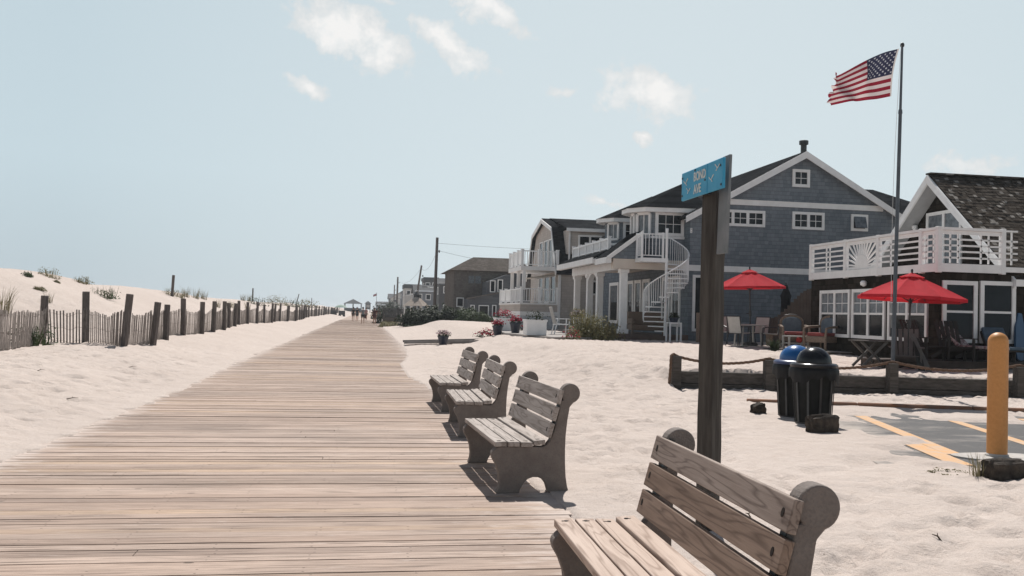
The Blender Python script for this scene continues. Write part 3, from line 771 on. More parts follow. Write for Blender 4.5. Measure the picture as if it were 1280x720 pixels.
for i in range(nu+1):
    u = i/nu
    for j in range(nv+1):
        v = j/nv
        hs = hB.lerp(hT, v) + Vector((-.05*math.sin(math.pi*v), 0, 0))
        fs = fB.lerp(fT, v)
        p = hs.lerp(fs, 1-(1-u)**1.28)
        p.z += (.02*math.sin(math.pi*u) + .05*math.sin(u*2*math.pi))*(v) - .10*math.sin(math.pi*u)*(1-v)*.2 - .10*u*(1-u)*v
        p.y += (.16*math.sin(u*7.5 + v*2.2) + .09*math.sin(u*15 - v*4))*u**.7
        p.x += .035*math.sin(u*11+v*5)*u
        if u > .93: p.z += .03*math.sin(v*34)*(u-.93)/.07; p.x += .05*math.sin(v*27+1)*(u-.93)/.07
        vs.append(tuple(p)); uvs.append((u, v))
fsx = []
for i in range(nu):
    for j in range(nv):
        fsx.append((i*(nv+1)+j, (i+1)*(nv+1)+j, (i+1)*(nv+1)+j+1, i*(nv+1)+j+1))
me = bpy.data.meshes.new('flag'); me.from_pydata([tuple(Vector(p)-hT) for p in vs], [], fsx); me.materials.append(FLAGM)
ul = me.uv_layers.new(name='UVMap')
for l in me.loops: ul.data[l.index].uv = uvs[l.vertex_index]
me.polygons.foreach_set('use_smooth', [True]*len(me.polygons))
o = bpy.data.objects.new('flag', me); col.objects.link(o); o.location = hT
tag(o, 'American flag with a frayed fly edge, drooping from the top of the flagpole', 'flag')
# ------------------------------------------------------------------ sand fence on the left
fp = [(-7.45,19.6),(-8.5,26.4),(-7.5,26.75),(-6.25,25.6),(-5.95,27.6),(-6.35,31.4),(-6.35,34.3),(-6.2,37.2),(-6.25,40.2),(-6.3,43.6)]
yy = 43.6
rnd = random.Random(8)
while yy < 118: yy += 3.35 + rnd.uniform(-.4,.4); fp.append((-6.4 + rnd.uniform(-.18,.18) + .35*math.sin(yy*.09), yy))
while yy < 235: yy += 4.2 + rnd.uniform(-.5,.5); fp.append((-6.5 + rnd.uniform(-.2,.2), yy))
t = thing('sand_fence', 'long grey picket sand fence wired to dark posts along the dune', 'fence', (-6.4,27,.3))
tops = []
for k, (x, y) in enumerate(fp):
    z = gz(x, y); h = 1.30 + rnd.uniform(-.12, .12); lx, ly = rnd.uniform(-.05,.05), rnd.uniform(-.04,.04)
    if k == 3: lx = .13
    if k == 4: lx = .12
    if k == 0: h = 1.0
    r = .115 if k < 12 else .10
    b = MB(); b.bar((x, y, z-.3), (x+lx, y+ly, z+h), r*1.25, r*1.25, up=(.3,1,0)); b.build('post', FPOST, t, bevel=.012)
    tops.append((Vector((x, y, z)), Vector((lx, ly, 0))))
for k in range(len(fp)-1):
    (p, lp), (q, lq) = tops[k], tops[k+1]
    ln = (q-p).length; n = max(6, int(ln/(.072 if k < 22 else .10)))
    b = MB(); d = (q-p).normalized(); nrm = Vector((-d.y, d.x, 0))
    if nrm.x > 0: nrm = -nrm
    nrm = -nrm if k < 2 else nrm
    sag = rnd.uniform(.10, .22) if k > 1 else .05; lean0 = rnd.uniform(-.10,.10); lean1 = rnd.uniform(-.10,.10); bow = rnd.uniform(-.12,.12)
    tp = []
    for i in range(n+1):
        s = i/n; c = p.lerp(q, s) + nrm*(.085 + bow*math.sin(math.pi*s))
        z = gz(c.x, c.y)
        if rnd.random() < .03: continue
        H_ = (.90 if k < 2 else .95) - sag*math.sin(math.pi*s)**1.3 + rnd.uniform(-.02,.02)
        le = lean0*(1-s) + lean1*s + rnd.uniform(-.018,.018)
        bot = Vector((c.x, c.y, z-.05)); top_ = Vector((c.x, c.y, z+H_)) + d*le + nrm*rnd.uniform(-.015,.015)
        b.bar(bot, top_, .036 if k < 22 else .05, .009, up=tuple(nrm)); tp.append((bot, top_))
    for f in (.12, .50, .90):                                  # twisted wires
        pts = [bo.lerp(to, f) + nrm*.01 for bo, to in tp]
        if len(pts) > 2 and k < 18: b.tube(pts, .004, 4)
    b.build('slat_panel', SLAT, t, fix=False)

# ------------------------------------------------------------------ plants
def grass_tuft(name, label, cat, n, h, spread, seed, matl, group=None, flop=.6, w=.010):
    rnd = random.Random(seed); b = MB()
    for i in range(n):
        a = rnd.uniform(0, 2*math.pi); r0 = spread*math.sqrt(rnd.random())*.5; hh = h*rnd.uniform(.5, 1.1)
        lean = rnd.uniform(.05, flop)*hh; a2 = a + rnd.uniform(-.7,.7)
        p = Vector((r0*math.cos(a), r0*math.sin(a), -.03)); side = Vector((-math.sin(a2), math.cos(a2), 0))*w*rnd.uniform(.7,1.4)
        pts = [p + Vector((math.cos(a2)*lean*s*s, math.sin(a2)*lean*s*s, hh*s*(1-.18*s*flop))) for s in (0,.35,.7,1)]
        o = len(b.v)
        for k, q in enumerate(pts[:-1]): b.v += [tuple(q - side*(1-.25*k)), tuple(q + side*(1-.25*k))]
        b.v.append(tuple(pts[-1]))
        b.f += [(o,o+1,o+3,o+2),(o+2,o+3,o+5,o+4),(o+4,o+5,o+6)]; b.m += [0,0,0]
    ob = b.build(name, matl, fix=False, origin=(0,0,0)); ob['kind'] = 'thing'; return tag(ob, label, cat, group)
def leaf_quads(b, c, rx, ry, rz, n, ls, rnd, seed, low=.0, asp=.55):
    i = 0; tries = 0
    while i < n and tries < n*8:
        tries += 1
        p = Vector((rnd.gauss(0,1), rnd.gauss(0,1), rnd.gauss(0,1))).normalized()*rnd.uniform(.45, 1.0)**.6
        if p.z < low-.15: continue
        lump = 1 + .42*float(vnoise(np.array([p.x*2.2+seed]), np.array([p.y*2.2+p.z*2.7]), seed)[0]*2)
        q = Vector((p.x*rx, p.y*ry, max(p.z, low)*rz))*lump
        # clumpy gaps
        if float(vnoise(np.array([q.x*3.1/max(rx,.2)+seed*2]), np.array([(q.y+q.z*1.6)*3.1/max(rx,.2)]), seed+3)[0]) < -.24: continue
        nrm = (p + Vector((rnd.uniform(-.8,.8), rnd.uniform(-.8,.8), rnd.uniform(-.3,1.0)))).normalized()
        a = nrm.cross(Vector((rnd.uniform(-1,1), rnd.uniform(-1,1), rnd.uniform(-1,1)))).normalized()*ls*rnd.uniform(.6,1.3)
        d_ = nrm.cross(a)*asp
        o = len(b.v); cc = Vector(c) + q
        b.v += [tuple(cc - a), tuple(cc + d_*.8), tuple(cc + a), tuple(cc - d_*.8)]
        b.f.append((o,o+1,o+2,o+3)); b.m.append(0); i += 1
def bush(name, label, cat, loc, r, n, ls, seed, matl, group=None, stems=5, flower=None, nf=0, blades=0):
    rnd = random.Random(seed); rx, ry, rz = r
    t = thing(name, label, cat, loc, group)
    b = MB(); leaf_quads(b, loc, rx, ry, rz, n, ls, rnd, seed)
    for i in range(blades):
        a = rnd.uniform(0, 6.28); hh = rz*rnd.uniform(.7,1.3); x = loc[0]+rx*.6*rnd.uniform(-1,1); y = loc[1]+ry*.6*rnd.uniform(-1,1)
        q = Vector((x+.25*hh*math.cos(a), y+.25*hh*math.sin(a), loc[2]+hh)); o = len(b.v)
        b.v += [(x-.012,y,loc[2]),(x+.012,y,loc[2]),tuple(q)]; b.f.append((o,o+1,o+2)); b.m.append(0)
    b.build('foliage', matl, t, fix=False)
    if stems:
        s = MB()
        for i in range(stems):
            a = rnd.uniform(0, 6.28); p = Vector(loc) + Vector((.1*rx*math.cos(a), .1*ry*math.sin(a), -.05))
            q = Vector(loc) + Vector((.6*rx*math.cos(a), .6*ry*math.sin(a), rz*.75)); md = p.lerp(q,.5) + Vector((0,0,.1*rz))
            s.tube([p, md, q], [.022*rz+.004, .015*rz+.003, .005*rz+.002], 5)
        s.build('stem', STEM, t)
    if flower:
        f = MB(); leaf_quads(f, (loc[0], loc[1], loc[2]+rz*.12), rx*1.0, ry*1.0, rz*1.02, nf, ls*.8, rnd, seed+9, low=.2, asp=.9)
        f.build('flowers', flower, t, fix=False)['kind'] = 'stuff'
    return t
# dune plants: first of each kind, then copies
G1 = grass_tuft('grass_tuft', 'tall dry beach grass at the left edge behind the sand fence', 'grass tuft', 60, .9, .5, 1, STRAW, 'grass tufts on the dunes')
place(G1, (-10.1,28.0,gz(-10.1,28.0)))
def cp(o, x, y, lab, sc_=1, rz=0):
    return copy_tree(o, (x, y, gz(x, y)-.02), rz, lab, sc_)
bs_ = []
def dune_bush(x, y, lab, s, seed, m_=LEAFO):
    return bush('dune_shrub', lab, 'shrub', (x,y,gz(x,y)-.03), (s*1.15,s,s*.85), int(300), max(.034, .075*s), seed, m_, 'low shrubs on the dunes', 3, blades=30)
DUNE_SHRUBS = [
 (-11.95,35.3,.24,'round olive shrub on the very crest of the tall dune, leftmost'),
 (-12.0,37.6,.46,'flat wide olive shrub on the dune crest next to the leftmost round one'),
 (-11.4,39.9,.34,'green shrub on the shoulder of the dune just below the crest'),
 (-9.98,38.0,.55,'bushy yellow green shrub halfway down the open dune face'),
 (-10.6,32.4,.17,'small brown clump alone on the tall dune face'),
 (-11.28,36.3,.13,'smallest scrubby clump on the tall dune face'),
 (-10.6,95,1.1,'olive shrub on the low dune beyond the middle stake'),
 (-11.3,57.0,.55,'dark green shrub at the foot of the nearest stake on the dune'),
 (-11.5,124,1.5,'round green shrub above the far part of the fence'),
 (-11.0,143,1.5,'wide olive shrub near the far stake on the dune'),
 (-11.0,185,2.2,'farthest olive shrub where the dune meets the fence'),
 (-10.0,72,.6,'low olive shrub behind the middle of the fence')]
for k, (x, y, s, lab) in enumerate(DUNE_SHRUBS): dune_bush(x, y, lab, s, 100+k, LEAFO if k % 3 else LEAF)
DUNE_GRASS = [
 (-11.2,64.3,1.0,'tall grass tuft on the dune right of the nearest stake'),
 (-11.3,61.5,.9,'grass tuft on the dune close to the nearest stake'),
 (-11.2,67.5,.95,'second grass tuft on the dune right of the nearest stake'),
 (-11.0,58.5,.8,'grass tuft beside the dark green shrub at the nearest stake'),
 (-9.9,65.2,.8,'short grass tuft just behind the fence pickets'),
 (-12.3,102,1.1,'wide grass tuft at the foot of the middle stake'),
 (-12.4,98,1.0,'grass tuft on the bare dune left of the middle stake'),
 (-9.6,79,.9,'small grass tuft low on the dune behind the fence'),
 (-9.9,31.2,.5,'thin grass tuft on the sand close behind the fence')]
for k, (x, y, s, lab) in enumerate(DUNE_GRASS): cp(G1, x, y, lab, s, k*1.3)
bush('creeping_shrub', 'green leafy shrub growing through the pickets beside the leftmost fence post', 'shrub', (-8.12,24.6,gz(-8.12,24.6)-.02), (.62,.4,.62), 340, .05, 77, LEAF, None, 5, blades=50)
# weeds at the near right
bush('weed', 'small patch of low green weeds in the sand left of the stump by the bollard', 'weed', (5.86,8.62,gz(5.86,8.62)-.005), (.24,.13,.045), 170, .014, 61, LEAFO, None, 0)
g3 = grass_tuft('weed', 'wispy dry grass growing at the left end of the stump below the bollard', 'weed', 46, .30, .14, 6, STRAW, None, .7, .0035); place(g3, (6.04,8.36,gz(6.04,8.36)))
g4 = grass_tuft('weed', 'tiny green tuft at the right end of the stump below the bollard', 'weed', 60, .10, .16, 7, LEAF, None, 1.0, .004); place(g4, (6.44,8.02,gz(6.44,8.02)))
# stakes on the dune
for k, (x, y, h, ln, lab) in enumerate([
 (-11.2,56.6,1.25,.06,'dark stake among grass on the near dune'),
 (-12.3,105.4,1.5,.0,'thin stake standing on the dune above the middle of the fence'),
 (-11.6,160,1.9,.5,'leaning stake on the dune above the far end of the fence'),
 (-11.2,200,2.0,.0,'short thick stake beside the farthest dune shrubs')]):
    z = gz(x, y); b = MB(); b.bar((x,y,z-.3), (x+ln,y,z+h), .14, .14)
    tag(b.build('marker_stake', FPOST, origin=(x,y,z), bevel=.01), lab, 'stake', 'stakes standing on the dune')
# ------------------------------------------------------------------ building helpers
def window(par, face, a0, a1, z0, z1, at, nx=1, sash=False, mx=2, my=2, fr=.09, trim=WHITE, glass=GLASS, out=-1, name='window', upper_reflection=False):
    """face 'y': lies in a plane of constant y (at), a = x.  face 'x': constant x, a = y.  out = sign of the outward side"""
    def bx(m, u0, u1, w0, w1, d0, d1):
        lo, hi = sorted((at + out*d0, at + out*d1))
        if face == 'y': m.box(u0, u1, lo, hi, w0, w1)
        else: m.box(lo, hi, u0, u1, w0, w1)
    f = MB()
    bx(f, a0, a1, z0, z0+fr, 0, .055); bx(f, a0, a1, z1-fr, z1, 0, .055)
    bx(f, a0, a0+fr, z0+fr, z1-fr, 0, .055); bx(f, a1-fr, a1, z0+fr, z1-fr, 0, .055)
    wid = (a1-a0-2*fr); n = nx
    for k in range(1, n):
        c = a0 + fr + wid*k/n; bx(f, c-fr*.55, c+fr*.55, z0+fr, z1-fr, 0, .05)
    for k in range(n):
        u0 = a0+fr + wid*k/n + (fr*.55 if k else 0); u1 = a0+fr + wid*(k+1)/n - (fr*.55 if k < n-1 else 0)
        zb, zt = z0+fr, z1-fr; zm = zb
        if sash:
            zm = (zb+zt)/2; bx(f, u0, u1, zm-.03, zm+.03, 0, .042)
        for i in range(1, mx):
            c = u0 + (u1-u0)*i/mx; bx(f, c-.011, c+.011, zm+(.03 if sash else 0), zt, 0, .026)
        for i in range(1, my):
            c = zm + (zt-zm)*i/my; bx(f, u0, u1, c-.011, c+.011, 0, .022)
    o = f.build(name, trim, par)
    p = MB(); bx(p, a0+fr*.6, a1-fr*.6, z0+fr*.6, z1-fr*.6, .002, .012); p.build('pane', glass, o)
    if upper_reflection:
        q = MB(); bx(q, a0+fr, a1-fr, (z0+z1)/2+.03, z1-fr, .012, .016); q.build('upper_reflection', REFL_PANE, o)  # reflection in the upper panes, painted as a thin blue-grey sheet
    return o
def railing(par, pts, h=1.0, post=.13, cap=True, bal=.12, bw=.03, low=.10, m=WHITEV, top=.06, posts_at=None, name='railing'):
    """posts, rails and balusters along a polyline; posts are parts of their own"""
    b = MB()
    for p, q in zip(pts, pts[1:]):
        p = Vector(p); q = Vector(q); d = (q-p)
        b.bar(p+Vector((0,0,h-.05)), q+Vector((0,0,h-.05)), top*1.3, top); b.bar(p+Vector((0,0,low)), q+Vector((0,0,low)), top, top*.8)
        n = int(d.length/bal)
        for k in range(1, n):
            c = p + d*k/n; b.bar(c+Vector((0,0,low)), c+Vector((0,0,h-.06)), bw, bw)
    r = b.build(name, m, par)
    ps = posts_at or pts
    for p in ps:
        q = MB(); p = Vector(p); q.box(p.x-post/2, p.x+post/2, p.y-post/2, p.y+post/2, p.z, p.z+h+.02)
        if cap: q.box(p.x-post*.65, p.x+post*.65, p.y-post*.65, p.y+post*.65, p.z+h+.02, p.z+h+.06)
        q.build('post', m, r)
    return r
def slab_roof(par, name, corners, th, m):
    """corners: 4 points of the top face"""
    vs = [tuple(c) for c in corners] + [(c[0], c[1], c[2]-th) for c in corners]
    b = MB(); b.add(vs, [(0,1,2,3),(7,6,5,4),(0,4,5,1),(1,5,6,2),(2,6,7,3),(3,7,4,0)]); return b.build(name, m, par)

# ------------------------------------------------------------------ blue grey house with the big gable
T = thing('shingled_house', 'blue grey shingled house with a white trimmed gable and a white spiral stair', 'house', (17.84,36,.5))
SL = .566; PX_, PZ = 17.84, 8.58; xl, xr = 13.0, 22.68
def gable_z(x): return PZ - abs(x-PX_)*SL
b = MB(); b.prism([(xl,.2),(xr,.2),(xr,gable_z(xr)-.17),(PX_,PZ-.17),(xl,gable_z(xl)-.17)], 'y', 36, 51.5)
b.build('wall', GREY_SH, T)
eL, eR = 12.70, 22.98
roofL = slab_roof(T, 'roof', [(eL,35.72,gable_z(eL)),(PX_,35.72,PZ),(PX_,52,PZ),(eL,52,gable_z(eL))], .14, ROOF_Y)
slab_roof(T, 'roof', [(PX_+.001,35.72,PZ),(eR,35.72,gable_z(eR)),(eR,52,gable_z(eR)),(PX_+.001,52,PZ)], .14, ROOF_Y)
for s, xe in ((-1, eL), (1, eR)):
    dz = .02; b = MB()
    b.prism([(PX_, PZ-dz),(xe, gable_z(xe)-dz),(xe, gable_z(xe)-dz-.26),(PX_, PZ-dz-.29)], 'y', 35.66+.004*(s>0), 35.716)
    b.build('rake_board', WHITE, T)
    b = MB(); b.prism([(PX_, PZ-.145),(xe, gable_z(xe)-.145),(xe, gable_z(xe)-.165),(PX_, PZ-.165)], 'y', 35.72, 35.998); b.build('soffit', WHITE, T)
b = MB(); b.box(14.25, 21.45, 35.94, 35.998, 6.24, 6.43); b.box(14.25,21.45,35.92,35.998,6.43,6.46); b.build('trim_band', WHITE, T)
b = MB(); b.box(12.96, 22.7, 35.945, 35.998, 3.46, 3.70); b.build('trim_band', WHITE, T)
b = MB(); b.box(22.6, 22.72, 35.95, 35.998, .3, 5.8); b.build('corner_board', WHITE, T)
b = MB(); b.box(13.05, 22.6, 35.93, 35.998, .3, .62); b.build('base_board', TAUPE_SH, T)
window(T, 'y', 17.37, 18.14, 7.10, 7.84, 36, 1, mx=2, my=2, fr=.12)
window(T, 'y', 17.40, 18.82, 5.34, 6.07, 36, 2, mx=2, my=2, fr=.11)
window(T, 'y', 14.05, 16.20, 5.36, 6.03, 36, 3, mx=2, my=2, fr=.11)
w = window(T, 'y', 20.02, 20.78, 5.37, 6.07, 36, 1, mx=1, my=1, fr=.11)
b = MB(); b.add([(20.14,35.93,5.97),(20.66,35.93,5.97),(20.66,35.78,5.50),(20.14,35.78,5.50),(20.14,35.95,5.97),(20.66,35.95,5.97),(20.66,35.80,5.49),(20.14,35.80,5.49)],
     [(0,1,2,3),(7,6,5,4),(0,4,5,1),(1,5,6,2),(2,6,7,3),(3,7,4,0)]); b.build('open_sash', REFL_PANE, w)
window(T, 'y', 13.14, 13.72, 1.0, 3.30, 36, 1, mx=1, my=1, fr=.11, name='door')
# flue
b = MB(); b.lathe([(.13,7.9),(.13,9.32),(.2,9.34),(.2,9.5),(.13,9.52)], (18.95,38.2,0), 16); b.build('flue', BLACKM, T, smooth=True)
# right hand wing behind
b = MB(); b.box(22.6, 30.5, 42, 50, .3, 6.4); b.build('wing_wall', GREY_SH, T)
hz = 8.45
b = MB(); pts = [(21.9,41.6,6.35),(31,41.6,6.35),(31,50.4,6.35),(21.9,50.4,6.35)]
b.add(pts + [(24.2,44.4,hz),(25.9,44.4,hz),(25.9,47.5,hz),(24.2,47.5,hz)], [(0,1,5,4),(1,2,6,5),(2,3,7,6),(3,0,4,7),(4,5,6,7),(3,2,1,0)]); b.build('wing_roof', ROOF_X, T)
# ---- bays on the boardwalk front
def bay(poly, z0, z1, eave, apex, wins, ledge=True):
    b = MB(); b.prism(poly, 'z', z0, z1); b.build('bay_wall', GREY_SH, T)
    cxm = sum(p[0] for p in poly)/len(poly); cym = sum(p[1] for p in poly)/len(poly)
    def grow(k, flat=True):
        o = []
        for p in poly:
            v = Vector((p[0]-apex[0], p[1]-cym)); l = v.length; o.append((p[0] + v.x/l*k if p[0] < 12.99 else p[0]+.6, p[1] + v.y/l*k))
        return o
    e = grow(eave)
    b = MB(); b.prism(e, 'z', z1-.05, z1+.13); b.build('bay_fascia', WHITE, T)
    e2 = grow(eave+.05)
    b = MB(); b.cone([(p[0], p[1], z1+.134) for p in e2], apex); b.build('bay_roof', ROOF_Y, T)
    if ledge:
        g = grow(.07); b = MB(); b.prism(g, 'z', z1-1.13, z1-1.03); b.build('bay_ledge', WHITE, T)
bay([(13.3,36.75),(11.62,36.75),(11.12,37.4),(11.12,38.1),(11.6,38.7),(13.3,38.7)], 3.9, 5.92, .42, (13.3,37.7,7.3), None)
bay([(13.3,42.0),(11.74,42.0),(11.25,42.6),(11.25,43.0),(11.74,43.6),(13.3,43.6)], 4.3, 6.0, .42, (13.5,42.8,7.35), None)
window(T, 'y', 11.74, 12.98, 4.90, 5.90, 36.75, 1, mx=3, my=2, fr=.13)
window(T, 'y', 11.86, 12.95, 5.10, 5.96, 42.0, 1, mx=2, my=2, fr=.12)
def facet_window(p, q, z0, z1):
    p = Vector((p[0], p[1], 0)); q = Vector((q[0], q[1], 0)); d = (q-p).normalized(); n = Vector((d.y, -d.x, 0))
    if n.x > 0: n = -n
    p += d*.1; q -= d*.1
    f = MB(); zt = Vector((0,0,1))
    for a, c in ((p+zt*z0, q+zt*z0), (p+zt*z1, q+zt*z1), (p+zt*z0, p+zt*z1), (q+zt*z0, q+zt*z1)): f.bar(a+n*.025, c+n*.025, .1, .1, up=tuple(n))
    f.bar((p+q)/2+zt*z0+n*.02, (p+q)/2+zt*z1+n*.02, .04, .04)
    o = f.build('window', WHITE, T); g = MB(); m_ = (p+q)/2 + zt*(z0+z1)/2 + n*.006
    g.bar(m_-d*((q-p).length/2), m_+d*((q-p).length/2), .012, z1-z0, up=(0,0,1)); g.build('pane', REFL_PANE, o)
facet_window((11.62,36.75),(11.12,37.4), 4.95, 5.82); facet_window((11.74,42.0),(11.25,42.6), 5.15, 5.9)
facet_window((11.12,37.4),(11.12,38.1), 4.95, 5.82)
window(T, 'y', 12.99, 13.06, 5.0, 5.2, 35.99, 1, 1, 1, 1, .02, name='wall_lamp')
# ---- porch
yA, yB = 36.15, 45.0
b = MB(); b.box(9.7, 12.99, yA-.1, yB, .2, .80); b.build('porch_floor', mat('porch_boards', (.17,.14,.12), (.12,.10,.09), 3, .8), T)
b = MB(); b.box(9.62, 12.95, yA-.3, yA-.1, .35, .84); b.build('porch_riser', mat('brown_stained_riser', (.10,.072,.058), (.15,.11,.09), 3, .8), T)
for y in (36.45, 40.3, 42.15, 44.75):
    b = MB(); b.box(10.22, 10.50, y-.14, y+.14, .80, 3.46); b.box(10.16,10.56,y-.2,y+.2,.80,1.02); b.box(10.17,10.55,y-.19,y+.19,3.30,3.46)
    b.build('porch_column', WHITE, T, bevel=.01)
b = MB(); b.box(9.82, 12.98, 36.12, 36.42, 3.46, 3.86); b.build('porch_beam', CREAM, T)
b = MB(); b.box(10.14, 10.56, 36.43, yB, 3.46, 3.84); b.build('porch_beam', WHITE, T)
# flat arch between two columns
arc = [(40.44,3.46)] + [(41.225 + .78*math.cos(a), 3.02 + .42*math.sin(a)) for a in np.linspace(math.pi, 0, 14)] + [(42.01,3.46)]
b = MB(); b.prism(arc, 'x', 10.24, 10.48); b.build('porch_arch', WHITE, T)
b = MB(); b.box(10.57, 12.98, 36.43, yB, 3.70, 3.76); b.build('porch_ceiling', CREAM, T)
slab_roof(T, 'porch_roof', [(9.55,36.02,3.94),(10.98,36.02,5.02),(10.98,37.9,5.02),(9.55,37.9,3.94)], .1, ROOF_Y)
slab_roof(T, 'porch_roof', [(9.45,37.9,4.02),(10.06,37.9,4.33),(10.06,yB+.3,4.33),(9.45,yB+.3,4.02)], .1, ROOF_Y)
b = MB(); b.box(9.40, 9.62, 37.92, yB+.3, 3.74, 3.99); b.build('porch_fascia', WHITE, T)
b = MB(); b.box(9.50, 9.72, 36.02, 37.9, 3.66, 3.90); b.build('porch_fascia', WHITE, T)
b = MB(); b.prism([(9.75,3.865),(11.09,3.865),(11.09,4.93),(10.98,4.91)], 'y', 36.1, 37.8); b.build('porch_gable', GREY_SH, T)
b = MB(); b.prism([(9.52,3.92),(11.02,5.05),(11.02,4.86),(9.62,3.80)], 'y', 35.97, 36.018); b.build('rake_board', WHITE, T)
b = MB(); b.box(10.065, 12.98, 37.9, yB, 4.22, 4.32); b.build('roof_deck', ROOF_Y, T)
railing(T, [(10.2,yy,4.32) for yy in np.linspace(38.2, yB, 6)], h=.56, bal=.13, bw=.06, top=.08)
# tall windows under the porch
for y0, y1 in ((37.0,38.1),(38.3,39.4),(41.2,42.3),(42.5,43.6),(43.8,44.9),(46.5,48.3)):
    window(T, 'x', y0, y1, 1.15, 3.3, 13.0, 1, mx=1, my=1, fr=.16, out=-1, upper_reflection=True)
# ---- balcony platform and spiral stair
pc = Vector((11.78, 35.3, 0)); ztop = 3.88; zbot = .80
b = MB(); b.box(10.72, 11.84, 35.25, 36.10, ztop-.16, ztop); b.build('balcony_platform', WHITEV, T)
railing(T, [(10.76,36.0,ztop),(10.76,35.29,ztop),(11.62,35.29,ztop)], h=1.0, post=.07, cap=False, bal=.13, bw=.022, top=.04)
b = MB(); b.lathe([(.055,zbot),(.055,ztop+1.12),(.07,ztop+1.13),(.05,ztop+1.2)], tuple(pc), 16); b.build('stair_pole', WHITEV, T, smooth=True)
nst = 15; rad = .88; A0 = R(62); TOT = R(345)
def ang(s): return A0 - TOT*s
for k in range(nst):
    a1 = ang(k/nst); a2 = ang((k+1.12)/nst); z = ztop - (k+1)*(ztop-zbot)/(nst+1)
    p = [(pc.x+.06*math.cos(a1), pc.y+.06*math.sin(a1)), (pc.x+rad*math.cos(a1), pc.y+rad*math.sin(a1)), (pc.x+rad*math.cos((a1+a2)/2), pc.y+rad*math.sin((a1+a2)/2)), (pc.x+rad*math.cos(a2), pc.y+rad*math.sin(a2)), (pc.x+.06*math.cos(a2), pc.y+.06*math.sin(a2))]
    b = MB(); b.prism(p, 'z', z-.045, z); b.build('tread', WHITEV, T)
b = MB(); hp = []; lp = []
for k in range(46):
    s = k/45*.80; a = ang(s); z = ztop - s*(ztop-zbot)
    hp.append(Vector((pc.x+rad*math.cos(a), pc.y+rad*math.sin(a), z+.88)))
    lp.append(Vector((pc.x+rad*math.cos(a), pc.y+rad*math.sin(a), z-.1)))
b.tube(hp, .026, 8)
for h_, l_ in list(zip(hp, lp))[::1]: b.tube([l_, h_], .011, 5)
b.build('stair_railing', WHITEV, T, smooth=True)

# ------------------------------------------------------------------ beige gambrel house
T = thing('gambrel_house', 'beige gambrel roofed house with two stacked white balconies facing the boardwalk', 'house', (11,52,.8))
def BG(*pts): return [Vector(p) for p in pts]
prof = [(52,.3),(61.4,.3),(61.4,4.3),(59.75,6.62),(56.7,7.36),(53.65,6.62),(52,4.3)]
b = MB(); b.prism(prof, 'x', 11.0, 21); b.build('wall', BEIGE_SH, T)
def seg(y0, z0, y1, z1, nm, x0=10.75, x1=21.2):
    return slab_roof(T, nm, [(x0,y0,z0),(x1,y0,z0),(x1,y1,z1),(x0,y1,z1)], .14, ROOF_X)
seg(51.72,3.95,53.5,6.72,'roof'); seg(53.5,6.721,56.7,7.52,'roof'); seg(56.7,7.521,59.9,6.72,'roof'); seg(59.9,6.721,61.7,3.95,'roof')
for (y0,z0,y1,z1) in ((51.74,3.93,53.5,6.68),(53.5,6.68,56.7,7.47),(56.7,7.47,59.9,6.68),(59.9,6.68,61.66,3.93)):
    b = MB(); dy, dz = (0, -.24); b.prism([(y0,z0),(y1,z1),(y1,z1+dz),(y0+(.18 if y0<52 else 0),z0+dz)], 'x', 10.70, 10.748); b.build('rake_board', WHITE, T)
b = MB(); b.box(11.42, 21, 51.9, 53.6, 5.05, 6.45); b.build('dormer_wall', BEIGE_SH, T)
slab_roof(T, 'dormer_roof', [(11.25,51.62,6.52),(21.1,51.62,6.52),(21.1,56.7,7.545),(11.25,56.7,7.545)], .1, ROOF_X)
b = MB(); b.box(11.25, 21.1, 51.58, 51.62, 6.32, 6.51); b.build('dormer_fascia', WHITE, T)
b = MB(); b.box(11.44, 11.53, 51.81, 51.899, 4.6, 6.4); b.build('downpipe', WHITE, T)
window(T, 'y', 12.0, 13.4, 5.2, 6.15, 51.9, 2, mx=1, my=1, fr=.1)
window(T, 'y', 12.7, 14.9, 2.7, 3.55, 52.0, 3, mx=1, my=1, fr=.1)
for y0, y1 in ((54.2,55.3),(55.6,56.7),(57.2,58.3)): window(T, 'x', y0, y1, 4.35, 6.1, 11.0, 1, mx=1, my=1, fr=.07)
for y0, y1 in ((53.0,54.4),(54.8,56.4),(57,58.2)): window(T, 'x', y0, y1, 2.2, 3.85, 11.0, 1, mx=1, my=1, fr=.07)
b = MB(); b.box(10.9, 11.06, 51.93, 51.998, .9, 4.1); b.build('corner_board', WHITE, T)
# stone base and balconies
b = MB(); b.box(8.76, 10.98, 52.0, 60.2, .2, 1.42); b.build('stone_base', STONE, T)
b = MB(); b.box(8.72, 10.98, 51.97, 60.25, 1.425, 1.66); b.build('base_band', WHITE, T)
b = MB(); b.box(8.74, 10.98, 51.98, 60.2, 1.665, 2.06); b.build('parapet', BEIGE_SH, T)
b = MB(); b.box(8.70, 10.99, 51.94, 60.28, 2.065, 2.16); b.build('lower_balcony', WHITE, T)
railing(T, [(10.9,52.03,2.16),(9.85,52.03,2.16),(8.8,52.03,2.16),(8.8,53.8,2.16),(8.8,55.6,2.16),(8.8,58,2.16),(8.8,60.2,2.16)], h=.86, bal=.14, bw=.035, post=.15)
for y in (52.1, 54.0, 56.4):
    b = MB(); b.box(8.84, 9.02, y-.09, y+.09, 2.9, 4.02); b.build('balcony_column', WHITE, T)
b = MB(); b.box(8.72, 10.98, 51.95, 56.6, 4.02, 4.26); b.build('upper_balcony', WHITE, T)
railing(T, [(10.85,52.03,4.26),(9.8,52.03,4.26),(8.8,52.03,4.26),(8.8,53.4,4.26),(8.8,55,4.26),(8.8,56.5,4.26)], h=.92, bal=.14, bw=.035, post=.15)
